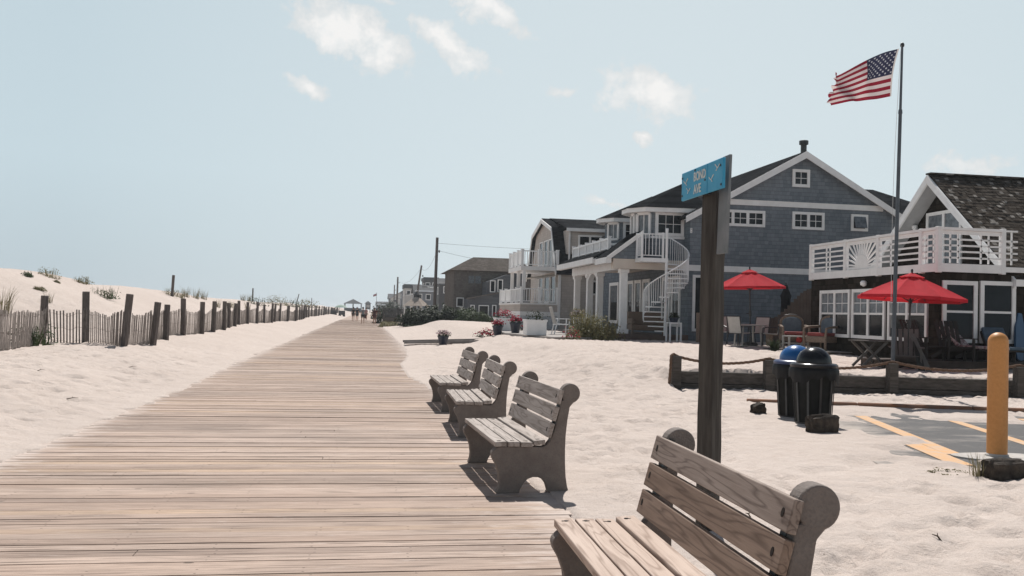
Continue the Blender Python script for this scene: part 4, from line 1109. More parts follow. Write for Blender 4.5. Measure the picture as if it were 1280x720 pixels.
b = MB(); b.bar((9.3,52.4,3.55),(10.95,53.2,3.85),1.4,.06); b.build('awning', CREAM, T)
def small_set(z, xs, group=None):
    pass

# ------------------------------------------------------------------ dark beach house with the sunburst balcony
T = thing('beach_house', 'dark brown shingled beach house with a cedar shake roof and a white sunburst balcony', 'house', (14.8,22,.5))
b = MB(); b.box(14.8, 25, 22.08, 29.1, .1, 2.96); b.build('wall', DARK_SH, T)
b = MB(); b.prism([(22.4,2.98),(29.4,2.98),(25.9,5.92)], 'x', 17.55, 25); b.build('gable_wall', DARK_SH, T)
rs = .845
def rz_(y): return 6.12 - abs(y-25.9)*rs
# shake roof laid in real courses, butts standing proud
b = MB(); ncr = 30; y0, y1 = 21.98, 25.9; rnd = random.Random(4)
for k in range(ncr):
    ya = y0 + (y1-y0)*k/ncr; yb = y0 + (y1-y0)*(k+1.25)/ncr; yb = min(yb, y1)
    x = 16.96
    while x < 26:
        w_ = rnd.uniform(.10,.24); t_ = rnd.uniform(.014,.034); dy = rnd.uniform(-.018,.018)
        za, zb = rz_(ya), rz_(yb)
        b.add([(x,ya+dy,za),(x+w_-.006,ya+dy,za),(x+w_-.006,yb,zb),(x,yb,zb),(x,ya+dy,za+t_),(x+w_-.006,ya+dy,za+t_),(x+w_-.006,yb,zb+.004),(x,yb,zb+.004)],
              [(4,5,6,7),(0,1,5,4),(1,2,6,5),(3,0,4,7)])
        x += w_
shk = b.build('roof', CEDAR, T, fix=False)
slab_roof(T, 'roof_deck', [(16.95,21.98,rz_(21.98)-.003),(26,21.98,rz_(21.98)-.003),(26,25.9,6.117),(16.95,25.9,6.117)], .1, DARK_SH)
slab_roof(T, 'roof', [(16.95,25.901,6.12),(26,25.901,6.12),(26,29.8,rz_(29.8)),(16.95,29.8,rz_(29.8))], .1, CEDAR)
b = MB(); b.bar((16.93,25.9,6.155),(26,25.9,6.155),.26,.05); b.build('ridge_cap', CEDAR, T)
for s in (-1, 1):
    ye = 25.9 + s*3.93; b = MB()
    b.prism([(25.9,6.10),(ye,rz_(ye)-.02),(ye,rz_(ye)-.26),(25.9,5.84)], 'x', 16.88-.003*(s>0), 16.945); b.build('rake_board', WHITE, T)
    b = MB(); b.prism([(25.9,6.0),(ye,rz_(ye)-.13),(ye,rz_(ye)-.16),(25.9,5.97)], 'x', 16.95, 17.54); b.build('soffit', mat('grey_white_soffit', (.42,.42,.42), (.36,.36,.36), 3, .7), T)
b = MB(); b.box(16.9, 26, 21.93, 21.975, 2.60, 2.78); b.build('eave_fascia', WHITE, T)
window(T, 'x', 25.1, 26.85, 3.05, 5.05, 17.55, 2, mx=1, my=1, fr=.1, name='balcony_door', glass=REFL_PANE)
b = MB(); b.lathe([(.03,.0),(.09,.05),(.09,.14),(.02,.18)], (17.4,27.3,4.55), 12); b.build('flood_lamp', WHITE, T, smooth=True)
# windows below the balcony
for y0, y1 in ((26.52,28.42),(24.57,26.40),(22.54,24.42)):
    window(T, 'x', y0, y1, 1.06, 2.55, 14.8, 2, sash=True, mx=2, my=2, fr=.1, upper_reflection=True)
window(T, 'y', 14.87, 15.87, 1.08, 2.70, 22.08, 1, sash=True, mx=1, my=1, fr=.11)
window(T, 'y', 15.95, 16.98, 1.08, 2.72, 22.08, 1, sash=True, mx=1, my=1, fr=.11)
b = MB(); b.lathe([(.02,0),(.09,.04),(.10,.12),(.06,.17)], (14.68,25.6,2.62), 14); b.build('wall_lamp', WHITEV, T, smooth=True)
# balcony
b = MB(); b.box(14.70, 17.54, 22.0, 29.0, 2.965, 3.10); b.build('balcony_deck', WHITE, T)
b = MB(); b.box(14.66, 14.695, 21.96, 29.02, 2.92, 3.14); b.build('balcony_fascia', WHITE, T)
b = MB(); b.box(14.70, 16.62, 21.96, 21.995, 2.92, 3.14); b.build('balcony_fascia', WHITE, T)
zr0, zr1 = 3.14, 4.05
posts = [(14.72,28.95),(14.72,26.72),(14.72,24.86),(14.72,22.75),(14.72,22.02),(16.56,22.02)]
for x, y in posts:
    b = MB(); b.box(x-.065, x+.065, y-.065, y+.065, 2.9, 4.10); b.build('balcony_post', WHITE, T, bevel=.008)
b = MB()
def hrail(p, q, zs, mull=()):
    for z in zs: b.bar((p[0],p[1],z), (q[0],q[1],z), .035, .045)
    for f in mull:
        c = (p[0]+(q[0]-p[0])*f, p[1]+(q[1]-p[1])*f); b.bar((c[0],c[1],zr0+.02), (c[0],c[1],zr1-.03), .035, .035)
for p, q in zip(posts, posts[1:]):
    b.bar((p[0],p[1],zr1), (q[0],q[1],zr1), .15, .07); b.bar((p[0],p[1],zr1-.09), (q[0],q[1],zr1-.09), .045, .10)
zs4 = [3.30, 3.46, 3.62, 3.78]
hrail(posts[0], posts[1], zs4, (.45,.55)); hrail(posts[2], posts[3], zs4, (.30,.42,)); hrail(posts[3], posts[4], zs4, (.3,.7)); hrail(posts[4], posts[5], zs4, (.18,.30,.66,.78))
hrail((16.56,22.02), (17.0,22.02), zs4+[zr1], (.6,))
b.build('balcony_rail', WHITE, T)
# sunburst between the second and third post
b = MB(); cyy, czz, xx = 25.79, 3.22, 14.72
hd = [(cyy + .36*math.cos(a), czz + .36*math.sin(a)) for a in np.linspace(0, math.pi, 16)]
b.prism(hd, 'x', xx-.02, xx+.02)
for k in range(15):
    a = math.pi*(k+.5)/15; dy_, dz_ = math.cos(a), math.sin(a)
    L_ = min(.80/abs(dy_) if abs(dy_) > .01 else 9, .74/max(dz_, .05)); L_ = min(L_, 1.02)
    b.bar((xx, cyy+.33*dy_, czz+.33*dz_), (xx, cyy+L_*dy_, czz+L_*dz_), .03, .05, up=(0, -dz_, dy_))
b.bar((xx, 24.9, 3.19), (xx, 26.7, 3.19), .03, .07)
b.build('sunburst_panel', WHITE, T)

# ------------------------------------------------------------------ taupe house farther along
T = thing('corner_house', 'taupe two storey house with a hipped roof and a flared grey chimney', 'house', (8.4,88,1))
b = MB(); b.box(8.3, 16, 88, 98, .2, 5.5); b.build('wall', TAUPE_SH, T)
b = MB(); b.add([(7.8,87.5,5.5),(16.5,87.5,5.5),(16.5,98.5,5.5),(7.8,98.5,5.5),(10.4,90.5,6.95),(14.5,90.5,6.95),(14.5,95,6.95),(10.4,95,6.95)],
     [(0,1,5,4),(1,2,6,5),(2,3,7,6),(3,0,4,7),(4,5,6,7),(3,2,1,0)]); b.build('roof', ROOF_T, T)
window(T, 'y', 9.6, 11.0, 4.2, 5.1, 88, 2, mx=1, my=1, fr=.09, trim=TAUPE_SH, glass=REFL_PANE)
window(T, 'y', 8.6, 9.3, 2.0, 2.9, 88, 1, mx=1, my=1, fr=.09, trim=WHITE, glass=GLASS)
b = MB(); b.prism([(9.3,.3),(13.6,.3),(13.6,5.1),(12.9,5.1),(11.0,4.35),(11.0,3.2),(9.3,2.75)], 'y', 84, 87.9); b.build('front_wing', SLATE_SH, T)
b = MB(); b.prism([(9.1,2.68),(12.2,3.35),(12.2,3.47),(9.1,2.80)], 'y', 83.7, 83.998); b.build('wing_trim', TAUPE_SH, T)
for a0, a1, z0, z1 in ((11.25,11.75,3.4,4.5),(11.95,12.45,3.4,4.6),(9.5,9.9,1.1,2.2),(10.25,11.2,.7,2.2),(11.5,11.9,1.1,2.25)):
    window(T, 'y', a0, a1, z0, z1, 84, 1, mx=1, my=1, fr=.08)
arch = [(12.45,.9),(13.1,.9)] + [(12.775+.325*math.cos(a), 2.05+.33*math.sin(a)) for a in np.linspace(0, math.pi, 12)]
b = MB(); b.prism(arch, 'y', 83.95, 83.999); o = b.build('arched_window', WHITE, T)
arch2 = [(12.775+(p[0]-12.775)*.75, 1.6+(p[1]-1.6)*.86) for p in arch]
b = MB(); b.prism(arch2, 'y', 83.935, 83.949); b.build('pane', GLASS, o)
b = MB(); b.add([(13.25,83.7,.2),(15.6,83.7,.2),(15.6,86,.2),(13.25,86,.2),(13.55,83.75,2.6),(14.5,83.75,3.6),(14.5,85.6,3.6),(13.55,85.6,2.6),(13.65,83.8,5.6),(14.5,83.8,5.6),(14.5,85.2,5.6),(13.65,85.2,5.6)],
     [(0,1,5,4),(1,2,6,5),(2,3,7,6),(3,0,4,7),(4,5,9,8),(5,6,10,9),(6,7,11,10),(7,4,8,11),(8,9,10,11),(3,2,1,0)])
b.build('chimney', SLATE_SH, T)
b = MB(); b.box(13.75, 14.4, 84, 85, 5.6, 6.05); b.build('chimney_cap', BLACKM, T)

# ------------------------------------------------------------------ houses in the distance
def far_house(x0, x1, y0, y1, zb, ze, zr, wm, rm, label, ridge='y', wins=3, trim=WHITE):
    t = thing('distant_house', label, 'house', (x0,y0,zb), 'small houses in the distance')
    b = MB()
    if ridge == 'y':
        xm = (x0+x1)/2; b.prism([(x0,zb-.5),(x1,zb-.5),(x1,ze),(xm,zr),(x0,ze)], 'y', y0, y1); b.build('wall', wm, t)
        slab_roof(t, 'roof', [(x0-.4,y0-.4,ze-.15),(xm,y0-.4,zr+.12),(xm,y1,zr+.12),(x0-.4,y1,ze-.15)], .12, rm)
        slab_roof(t, 'roof', [(xm+.001,y0-.4,zr+.12),(x1+.4,y0-.4,ze-.15),(x1+.4,y1,ze-.15),(xm+.001,y1,zr+.12)], .12, rm)
    elif ridge == 'x':
        ym = (y0+y1)/2; b.prism([(y0,zb-.5),(y1,zb-.5),(y1,ze),(ym,zr),(y0,ze)], 'x', x0, x1); b.build('wall', wm, t)
        slab_roof(t, 'roof', [(x0-.4,y0-.4,ze-.15),(x1+.4,y0-.4,ze-.15),(x1+.4,ym,zr+.12),(x0-.4,ym,zr+.12)], .12, rm)
        slab_roof(t, 'roof', [(x0-.4,ym+.001,zr+.12),(x1+.4,ym+.001,zr+.12),(x1+.4,y1+.4,ze-.15),(x0-.4,y1+.4,ze-.15)], .12, rm)
    else:
        b.box(x0, x1, y0, y1, zb-.5, ze); b.build('wall', wm, t); q = MB(); q.box(x0-.2, x1+.2, y0-.2, y1+.2, ze+.003, zr); q.build('roof', rm, t)
    n = wins
    for k in range(n):
        c = x0 + (x1-x0)*(k+.5)/n
        for zc in (zb+1.6, ze-1.2):
            window(t, 'y', c-.55, c+.55, zc-.6, zc+.7, y0, 1, mx=1, my=1, fr=.14, trim=trim)
    for k in range(2):
        c = y0 + (y1-y0)*(k+.5)/2; window(t, 'x', c-1, c+1, ze-2, ze-.6, x0, 1, mx=1, my=1, fr=.16, trim=trim)
    return t
WGREY = mat('distant_grey_wall', (.17,.18,.20), (.14,.15,.165), 1, .85); WPALE = mat('distant_pale_wall', (.50,.47,.44), (.42,.40,.38), 1, .85)
WDARK = mat('distant_dark_wall', (.060,.058,.060), (.085,.08,.08), 1, .85); RDARK = mat('distant_dark_roof', (.045,.046,.05), (.065,.066,.07), 2, .9)
far_house(13.2, 18.5, 168, 178, .5, 6.6, 7.6, WDARK, RDARK, 'dark distant house showing behind the tall utility pole', 'x', 2)
far_house(10.4, 15.9, 196, 206, .5, 5.6, 7.0, WGREY, RDARK, 'grey distant house left of the tall utility pole', 'x', 3)
far_house(13.4, 16.5, 214, 224, .5, 8.6, 9.3, WDARK, RDARK, 'tallest narrow dark house far beyond the utility poles', 'flat', 2)
far_house(10.0, 14.0, 240, 252, .5, 7.2, 8.3, WPALE, RDARK, 'pale distant house between the two utility poles', 'flat', 2)
far_house(11.0, 15.5, 285, 297, .5, 7.2, 8.9, WGREY, RDARK, 'grey gabled house well down the boardwalk', 'y', 2)
far_house(9.0, 14.5, 325, 337, .5, 5.8, 7.6, WPALE, RDARK, 'small pale gabled house near the end of the row', 'y', 2)
far_house(9.5, 15.5, 375, 390, .5, 6.2, 8.0, WDARK, RDARK, 'last dark house at the vanishing end of the boardwalk', 'x', 2)
far_house(5.5, 11.0, 455, 470, .5, 3.8, 5.4, WGREY, RDARK, 'low grey building beyond the pavilion', 'x', 2)
# gazebo with a pale shingled roof
t = thing('gazebo', 'gazebo with a pale pyramid roof and a dark cupola beyond the hedge', 'gazebo', (4.9,90,.8))
PALE_SH = shingle('pale_shingle', (.42,.36,.31), (.52,.46,.41), (.25,.21,.18), .2, .3)
o8 = [(4.9+1.35*math.cos(2*math.pi*k/8+.39), 90+1.35*math.sin(2*math.pi*k/8+.39)) for k in range(8)]
for p in o8:
    b = MB(); b.box(p[0]*.9+.49-.05, p[0]*.9+.49+.05, p[1]*.9+9-.05, p[1]*.9+9+.05, .5, 2.0); b.build('post', WHITE, t)
b = MB(); b.cone([(p[0], p[1], 2.0) for p in o8], (4.9,90,3.05)); b.build('roof', PALE_SH, t)
b = MB(); b.lathe([(.28,2.72),(.28,3.05),(.36,3.07),(.05,3.38)], (4.9,90,0), 8); b.build('cupola', RDARK, t)
b = MB(); b.lathe([(.03,3.36),(.10,3.46),(.03,3.56)], (4.9,90,0), 8); b.build('finial', WHITE, t)
# pavilion and lifeguard tower at the end of the walk
t = thing('pavilion', 'open grey roofed pavilion at the far end of the boardwalk', 'pavilion', (-5,395,0))
b = MB(); b.cone([(-9,391,3.7),(-1,391,3.7),(-1,399,3.7),(-9,399,3.7)], (-5,395,5.7)); b.build('roof', RDARK, t)
for x in (-8.4,-1.6,-5.0):
    for y in (391.5, 398.5):
        b = MB(); b.box(x-.22,x+.22,y-.22,y+.22,-.1,3.7); b.build('column', WGREY, t)
b = MB(); b.box(-8.6,-1.4,398.0,398.3,0,1.9); b.build('bench_wall', WDARK, t)
t = thing('lifeguard_tower', 'small dark hip roofed lifeguard hut beside the pavilion', 'tower', (1.2,400,0))
b = MB(); b.box(.1,2.3,399,401,1.5,4.0); b.build('cabin', WDARK, t); b = MB(); b.cone([(-.3,398.6,4.0),(2.7,398.6,4.0),(2.7,401.4,4.0),(-.3,401.4,4.0)], (1.2,400,5.1)); b.build('roof', RDARK, t)
for x in (.3,2.1):
    b = MB(); b.box(x-.15,x+.15,399.2,399.5,-.1,1.5); b.build('leg', WDARK, t)
b = MB(); b.box(.5,1.9,398.97,398.998,2.3,3.5); b.build('window', WPALE, t)
# utility poles and lines
def pole(x, y, z0, top, r, label, arm=None):
    t = thing('utility_pole', label, 'utility pole', (x,y,z0), 'utility poles along the street behind the houses')
    b = MB(); b.tube([(x,y,z0-.5), ((x+top[0])/2,(y+top[1])/2,(z0+top[2])/2), top], [r,r*.9,r*.78], 10); b.build('pole', FPOST, t, smooth=True)
    if arm:
        b = MB(); b.bar((top[0]-arm/2, top[1], top[2]-.7), (top[0]+arm/2, top[1], top[2]-.7), .1, .12); b.build('crossarm', FPOST, t)
    b = MB(); b.lathe([(.04,0),(.09,.05),(.09,.22),(.03,.28)], (top[0]+r*1.3, top[1], top[2]-1.6), 8); b.build('insulator', STEEL, t)
    return t
pole(7.25, 98, .6, (7.35,98,9.35), .19, 'tall dark utility pole rising behind the bushes')
pole(6.7, 129, .6, (7.6,129,7.85), .16, 'leaning utility pole left of the tall one')
pole(8.0, 238, .6, (8.05,238,10.0), .27, 'straight grey utility pole farther down the row')
pole(8.0, 262, .6, (8.0,262,8.6), .2, 'short utility pole, farthest of the four')
def lamp(x, y, label):
    t = thing('street_lamp', label, 'street lamp', (x,y,.6), 'street lamps with curved arms')
    b = MB(); b.tube([(x,y,0),(x,y,4.2),(x-.2,y,4.55),(x-1.4,y,4.75)], [.09,.08,.07,.06], 8); b.build('pole', STEEL, t, smooth=True)
    b = MB(); b.box(x-2.0,x-1.3,y-.14,y+.14,4.68,4.82); b.build('lamp_head', STEEL, t)
lamp(9.5, 125, 'grey cobra head street lamp beside the tall utility pole'); lamp(9.8, 185, 'distant cobra head street lamp near the dark houses'); lamp(9.6, 250, 'farthest street lamp above the distant roofs')
def wire(p, q, sag, r, label):
    pts = [Vector(p).lerp(Vector(q), s) - Vector((0,0,sag*4*s*(1-s))) for s in np.linspace(0, 1, 14)]
    b = MB(); b.tube(pts, r, 4); o = b.build('power_line', BLACKM, origin=tuple(pts[0])); tag(o, label, 'wire', 'power lines strung between poles and houses')
wire((7.35,98,8.75), (30,92,8.3), .25, .012, 'uppermost thin wire running right from the tall utility pole')
wire((7.35,98,8.0), (14.4,90,6.3), .15, .012, 'wire sloping from the tall utility pole to the taupe house roof')
wire((7.35,98,7.9), (7.6,129,7.4), .9, .014, 'wire sagging from the tall utility pole to the leaning pole')
wire((7.6,129,7.5), (8.05,238,9.2), 1.4, .02, 'wire running on from the leaning pole to the far pole')
FLAGDULL = cloth('dull_red_cloth', (.16,.06,.07), (.2,.1,.1))
# small far flag on a pole
t = thing('distant_flagpole', 'tiny flag on a thin pole above the far boardwalk crowd', 'flagpole', (3.9,330,0))
b = MB(); b.tube([(3.9,330,0),(3.9,330,7.6)], .07, 6); b.build('pole', STEEL, t); b = MB()
b.add([(3.85,330,7.2),(2.7,330.2,6.7),(2.75,330.2,6.0),(3.85,330,6.4)], [(0,1,2,3)]); b.build('flag', FLAGDULL, t, fix=False)
# hedge wall and low timber wall by the path
t = thing('privacy_fence', 'dark board fence half covered by bushes at the right of the walk', 'fence', (3,100,.4))
b = MB()
for k in range(30): b.box(1.95+.16*k, 2.08+.16*k, 100, 100.05, .3, 1.72 + .03*math.sin(k*2.1))
b.build('boards', WDARK, t)
for k in range(4):
    b = MB(); b.box(1.9+1.55*k, 2.02+1.55*k, 100.06, 100.18, .2, 1.8); b.build('post', FPOST, t)
t = thing('low_timber_wall', 'low grey timber wall beside the path in front of the board fence', 'wall', (2.1,95,.3))
b = MB(); b.bar((2.0,97,.5),(4.6,93.5,.6),.2,.5); b.build('timber', TIMBER, t); b = MB(); b.box(1.9,2.12,96.8,97.1,0,1.0); b.build('post', TIMBER, t)
# trees and bushes there
for k, (x, y, r, n, ls, mt, lab) in enumerate((
  (4.6,76,(1.9,1.5,1.2),3000,.16,LEAFD,'dark green rounded bush, leftmost and tallest of the clump'),
  (6.2,77,(1.8,1.5,1.15),2800,.16,LEAFD,'dark green bush in the middle of the clump'),
  (7.7,76,(1.7,1.4,1.05),2400,.16,LEAFD,'dark green bush at the right of the dark clump'),
  (8.6,74,(1.8,1.3,.95),2400,.11,LEAF,'paler grassy bush on the mound, left half'),
  (10.2,75,(2.0,1.2,.7),2000,.11,LEAF,'paler grassy bush tapering down at the right of the mound'),
  (2.7,104,(1.6,1.5,1.7),1800,.18,LEAFD,'bushy tree over the far board fence'),
  (3.0,150,(2.0,2.0,2.6),800,.22,LEAFD,'far bush beside the walk near the people'),
  (1.75,84,(.55,1.8,.5),800,.09,LEAFO,'low brownish scrub at the boardwalk edge'),
  (2.6,85.5,(.9,1.3,.5),700,.09,LEAFO,'low brownish scrub right of the walk, in front of the low timber wall'),
  (6.5,210,(2.5,2.5,3.2),700,.3,LEAFD,'dark tree among the distant houses'))):
    bush('bush', lab, 'bush', (x,y,gz(x,y)-.1), r, n, ls, 300+k, mt, 'bushes along the right of the boardwalk', 4, blades=(200 if mt is not LEAFD else 0))
# ------------------------------------------------------------------ terrace and decks
DECKW = mat('grey_deck_boards', (.36,.33,.31), (.28,.255,.24), 2, .85, world=True)
RISER = mat('dark_deck_riser', (.05,.038,.032), (.08,.062,.052), 3, .85)
PAVE = mat('pale_terrace_paving', (.46,.41,.37), (.40,.355,.32), 3, .9, world=True)
b = MB(); b.prism([(12.1,35.9),(12.75,31.9),(13.35,28.3),(13.95,26.3),(14.75,26.3),(14.75,30),(20,30),(20,35.9)], 'z', .1, .62)
o = b.build('terrace', PAVE); tag(o, kind='structure')
b = MB(); ed = [(12.08,35.9),(12.73,31.88),(13.33,28.27),(13.92,26.26),(14.75,26.26)]
for p, q in zip(ed, ed[1:]): b.bar((p[0],p[1],.50), (q[0],q[1],.50), .06, .22)
tag(b.build('terrace_edging', RISER), kind='structure')
b = MB()
for k in range(9): b.box(12.55, 20.5, 20.9+.14*k, 21.03+.14*k, .60, .64)
b.box(12.6, 20.4, 20.95, 22.05, .35, .598)
tag(b.build('wooden_deck', RISER), kind='structure')

# ------------------------------------------------------------------ parasols
def parasol(label, base, rimz, topz, r, top, n=8, rot=0, droop=.0):
    t = thing('patio_umbrella', label, 'umbrella', base, 'open red umbrellas')
    c = Vector(top); ax = (c - Vector(base)).normalized()
    u = ax.cross(Vector((0,1,0))).normalized(); v = ax.cross(u); u, v = u, -v
    def Pp(rad, h, a): return c + ax*h + (u*math.cos(a) + v*math.sin(a))*rad
    H_ = topz - rimz; b = MB(); m_ = n*6; rings = 7
    for j in range(rings):
        s = .14 + .86*j/(rings-1)
        for k in range(m_):
            a = 2*math.pi*k/m_ + rot; f = (k % 6)/6.0; edge = math.sin(math.pi*f)
            rad = r*s*(math.cos(math.pi/n)/math.cos((f-.5)*2*math.pi/n))*(1 - .035*edge*s)
            h = -H_*(s**1.12) - .035*edge*math.sin(math.pi*min(s,1))
            b.v.append(tuple(Pp(rad, h, a)))
    for j in range(rings-1):
        for k in range(m_): b.f.append((j*m_+k, j*m_+(k+1)%m_, (j+1)*m_+(k+1)%m_, (j+1)*m_+k)); b.m.append(0)
    # valance hem
    o = len(b.v)
    for k in range(m_): b.v.append(tuple(Vector(b.v[(rings-1)*m_+k]) - ax*.075))
    for k in range(m_): b.f.append(((rings-1)*m_+k, (rings-1)*m_+(k+1)%m_, o+(k+1)%m_, o+k)); b.m.append(0)
    b.build('canopy', REDC, t, fix=False)
    q = MB(); ring2 = []
    for k in range(n):
        ring2.append(tuple(Pp(r*.24, -H_*.13, 2*math.pi*k/n + rot)))
    q.add(ring2 + [tuple(c + ax*.05)], [(k, (k+1) % n, n) for k in range(n)]); q.build('vent_cap', REDC, t, fix=False)
    for k in range(n):
        a = 2*math.pi*k/n + rot; s_ = MB(); s_.tube([Pp(.03, -.04, a), Pp(r*.99, -H_-.02, a)], .011, 5); s_.tube([Pp(r*.52, -H_*.55, a), Pp(.04, -H_-.10, a)], .009, 5); s_.build('rib', BLACKM, t)
    p = MB(); p.tube([Vector(base), c + ax*.06], .024, 10); p.tube([c-ax*(H_+.16), c-ax*(H_+.05)], .045, 10); p.lathe([(.01,.05),(.03,.07),(.03,.11),(.008,.14)], tuple(c), 10); p.build('pole', BLACKM, t, smooth=True)
    cr_ = MB(); k0 = Vector(base).lerp(c, .42); cr_.tube([k0-ax*.1, k0+ax*.1], .05, 8); cr_.tube([k0, k0+u*.14], .014, 6); cr_.build('crank', BLACKM, t)
    bs2 = MB(); bs2.lathe([(.26,-.02),(.26,.05),(.2,.09),(.06,.11),(.05,.3),(.03,.31)], base, 20); bs2.build('base', BLACKM, t, smooth=True)
    return t
parasol('open red umbrella over the white patio table beside the blue grey house', (13.5,31.0,.64), 2.68, 3.26, 1.25, (13.42,31.0,3.28), rot=.25)
parasol('open red umbrella with a leaning pole in front of the dark beach house', (13.42,21.3,.64), 2.16, 2.74, 1.32, (13.52,21.3,2.78), rot=.05)
t = thing('closed_umbrella', 'closed black umbrella standing against the blue grey shingled wall', 'umbrella', (15.85,33.2,.62))
b = MB(); b.lathe([(.05,1.0),(.16,1.02),(.19,1.25),(.17,1.7),(.21,1.85),(.10,2.1),(.05,2.28)], (15.85,33.2,.62), 14); b.build('folded_canopy', DARKC, t, smooth=True)
b = MB(); b.tube([(15.85,33.2,.62),(15.85,33.2,2.98)], .022, 8); b.build('pole', BLACKM, t); b = MB(); b.lathe([(.25,0),(.25,.06),(.05,.09)], (15.85,33.2,.62), 16); b.build('base', BLACKM, t)

# ------------------------------------------------------------------ patio furniture
SLING = mat('white_sling', (.44,.425,.40), (.38,.365,.345), 5, .8)
t = thing('patio_table', 'white topped patio table under the farther red umbrella', 'table', (13.4,31.0,.62))
b = MB(); b.lathe([(.62,.70),(.66,.71),(.66,.74),(.62,.75)], (13.4,31.0,.62), 32); b.build('table_top', SLING, t, smooth=True)
for a in (.78,2.36,3.93,5.5):
    b = MB(); b.tube([(13.4+.5*math.cos(a),31+.5*math.sin(a),.62),(13.4+.44*math.cos(a),31+.44*math.sin(a),1.32)], .03, 8); b.build('leg', SLING, t)
def chair_proto(label):
    t = thing('patio_chair', label, 'chair', (0,0,0), 'sling chairs round the patio table')
    s = MB(); s.add([(-.25,-.22,.42),(.25,-.22,.42),(.25,.25,.44),(-.25,.25,.44),(-.25,-.22,.445),(.25,-.22,.445),(.25,.25,.465),(-.25,.25,.465)], [(3,2,1,0),(4,5,6,7),(0,1,5,4),(1,2,6,5),(2,3,7,6),(3,0,4,7)]); s.build('seat', SLING, t)
    s = MB(); s.bar((0,-.235,.44), (0,-.37,1.0), .5, .025, up=(0,1,.2)); s.build('backrest', SLING, t)
    for sx in (-1,1):
        x = sx*.28
        f = MB(); f.tube([(x,.27,0),(x,.25,.45),(x,.22,.63),(x,.10,.67),(x,-.25,.66),(x,-.30,.68)], .016, 7); f.build('arm_frame', BLACKM, t, smooth=True)
        f = MB(); f.tube([(x,-.40,0),(x,-.27,.42),(x,-.38,1.02)], .016, 7); f.build('back_leg', BLACKM, t, smooth=True)
    f = MB(); f.tube([(-.28,.25,.43),(.28,.25,.43)], .013, 6); f.tube([(-.28,-.26,.43),(.28,-.26,.43)], .013, 6); f.tube([(-.28,-.385,1.02),(.28,-.385,1.02)], .014, 6); f.build('cross_bar', BLACKM, t)
    return t
ch = chair_proto('white sling chair left of the patio table, partly behind the sign post'); place(ch, (12.80,30.3,.62), R(-60))
copy_tree(ch, (13.95,30.35,.62), R(62), 'white sling chair right of the patio table, back to the wicker seats')
copy_tree(ch, (13.05,31.95,.62), R(-160), 'white sling chair behind the patio table on its left')
copy_tree(ch, (14.1,31.7,.62), R(130), 'white sling chair behind the patio table on its right')
# wicker armchairs
WICK = mat('brown_wicker', (.16,.115,.085), (.27,.205,.16), 60, .8, .8, 70, (1,1,.4)); CUSH = mat('blue_grey_cushion', (.13,.16,.19), (.09,.115,.14), 9, .9); REDCU = mat('dull_red_cushion', (.25,.05,.045), (.18,.04,.04), 9, .9)
def wicker(loc, rz, label, cm):
    t = thing('wicker_armchair', label, 'armchair', (0,0,0), 'wicker armchairs on the terrace')
    b = MB(); b.box(-.34,.34,-.32,.34,.22,.40); b.build('seat_frame', WICK, t, bevel=.02)
    b = MB(); b.box(-.30,.30,-.26,.34,.402,.50); b.build('seat_cushion', cm, t, bevel=.04, seg=2)
    arch = [(-.36,.42)] + [(-.36+.0,.70)] + [(.36*math.cos(a), .80+.20*math.sin(a)) for a in np.linspace(math.pi, 0, 12)] + [(.36,.42)]
    b = MB(); b.prism(arch, 'y', -.40, -.34); b.build('back', WICK, t)
    inn = [(p[0]*.78, .47+(p[1]-.42)*.80) for p in arch]
    b = MB(); b.prism(inn, 'y', -.338, -.27); b.build('back_cushion', CUSH, t, bevel=.02)
    for sx in (-1,1):
        b = MB(); b.tube([(sx*.36,-.36,.68),(sx*.39,.1,.66),(sx*.38,.34,.62),(sx*.37,.36,.40),(sx*.35,.34,0)], .035, 8); b.build('arm', WICK, t, smooth=True)
        b = MB(); b.tube([(sx*.33,-.36,0),(sx*.34,-.37,.45)], .03, 7); b.build('leg', WICK, t)
        b = MB(); b.tube([(sx*.36,-.37,.45),(sx*.36,-.38,.8)], .028, 7); b.build('back_post', BLACKM, t)
    rim = MB(); rim.tube([(p[0],-.37,p[1]) for p in arch], .025, 7); rim.build('back_rim', BLACKM, t, smooth=True)
    place(t, loc, rz, 1.12); return t
wicker((14.1,28.9,.62), R(165), 'arched wicker armchair with a blue grey cushion, facing the camera on the terrace', REDCU)
wicker((14.45,27.6,.62), R(115), 'wicker armchair with a red cushion before the left windows of the dark house', REDCU)
t = thing('coffee_table', 'low white slatted coffee table before the wicker armchairs', 'table', (13.82,28.2,.62))
b = MB()
for k in range(5): b.box(13.47+.145*k,13.60+.145*k,27.95,28.45,1.02,1.05)
b.build('table_top', SLING, t)
b = MB(); b.box(13.5,14.15,28.0,28.4,.80,.82); b.build('shelf', SLING, t)
for x in (13.5,14.14):
    for y in (27.98,28.42):
        b = MB(); b.box(x-.025,x+.025,y-.025,y+.025,.62,1.02); b.build('leg', SLING, t)
t = thing('beach_ball', 'small red ball on the shelf of the coffee table', 'ball', (13.95,28.2,.82)); b = MB(); b.lathe([(.105*math.cos(u), .105+.105*math.sin(u)) for u in np.linspace(-1.4,1.4,10)], (13.95,28.2,.82), 16); b.build('ball_skin', mat('red_rubber', (.5,.04,.03), (.42,.03,.03), 4, .5), t, smooth=True)
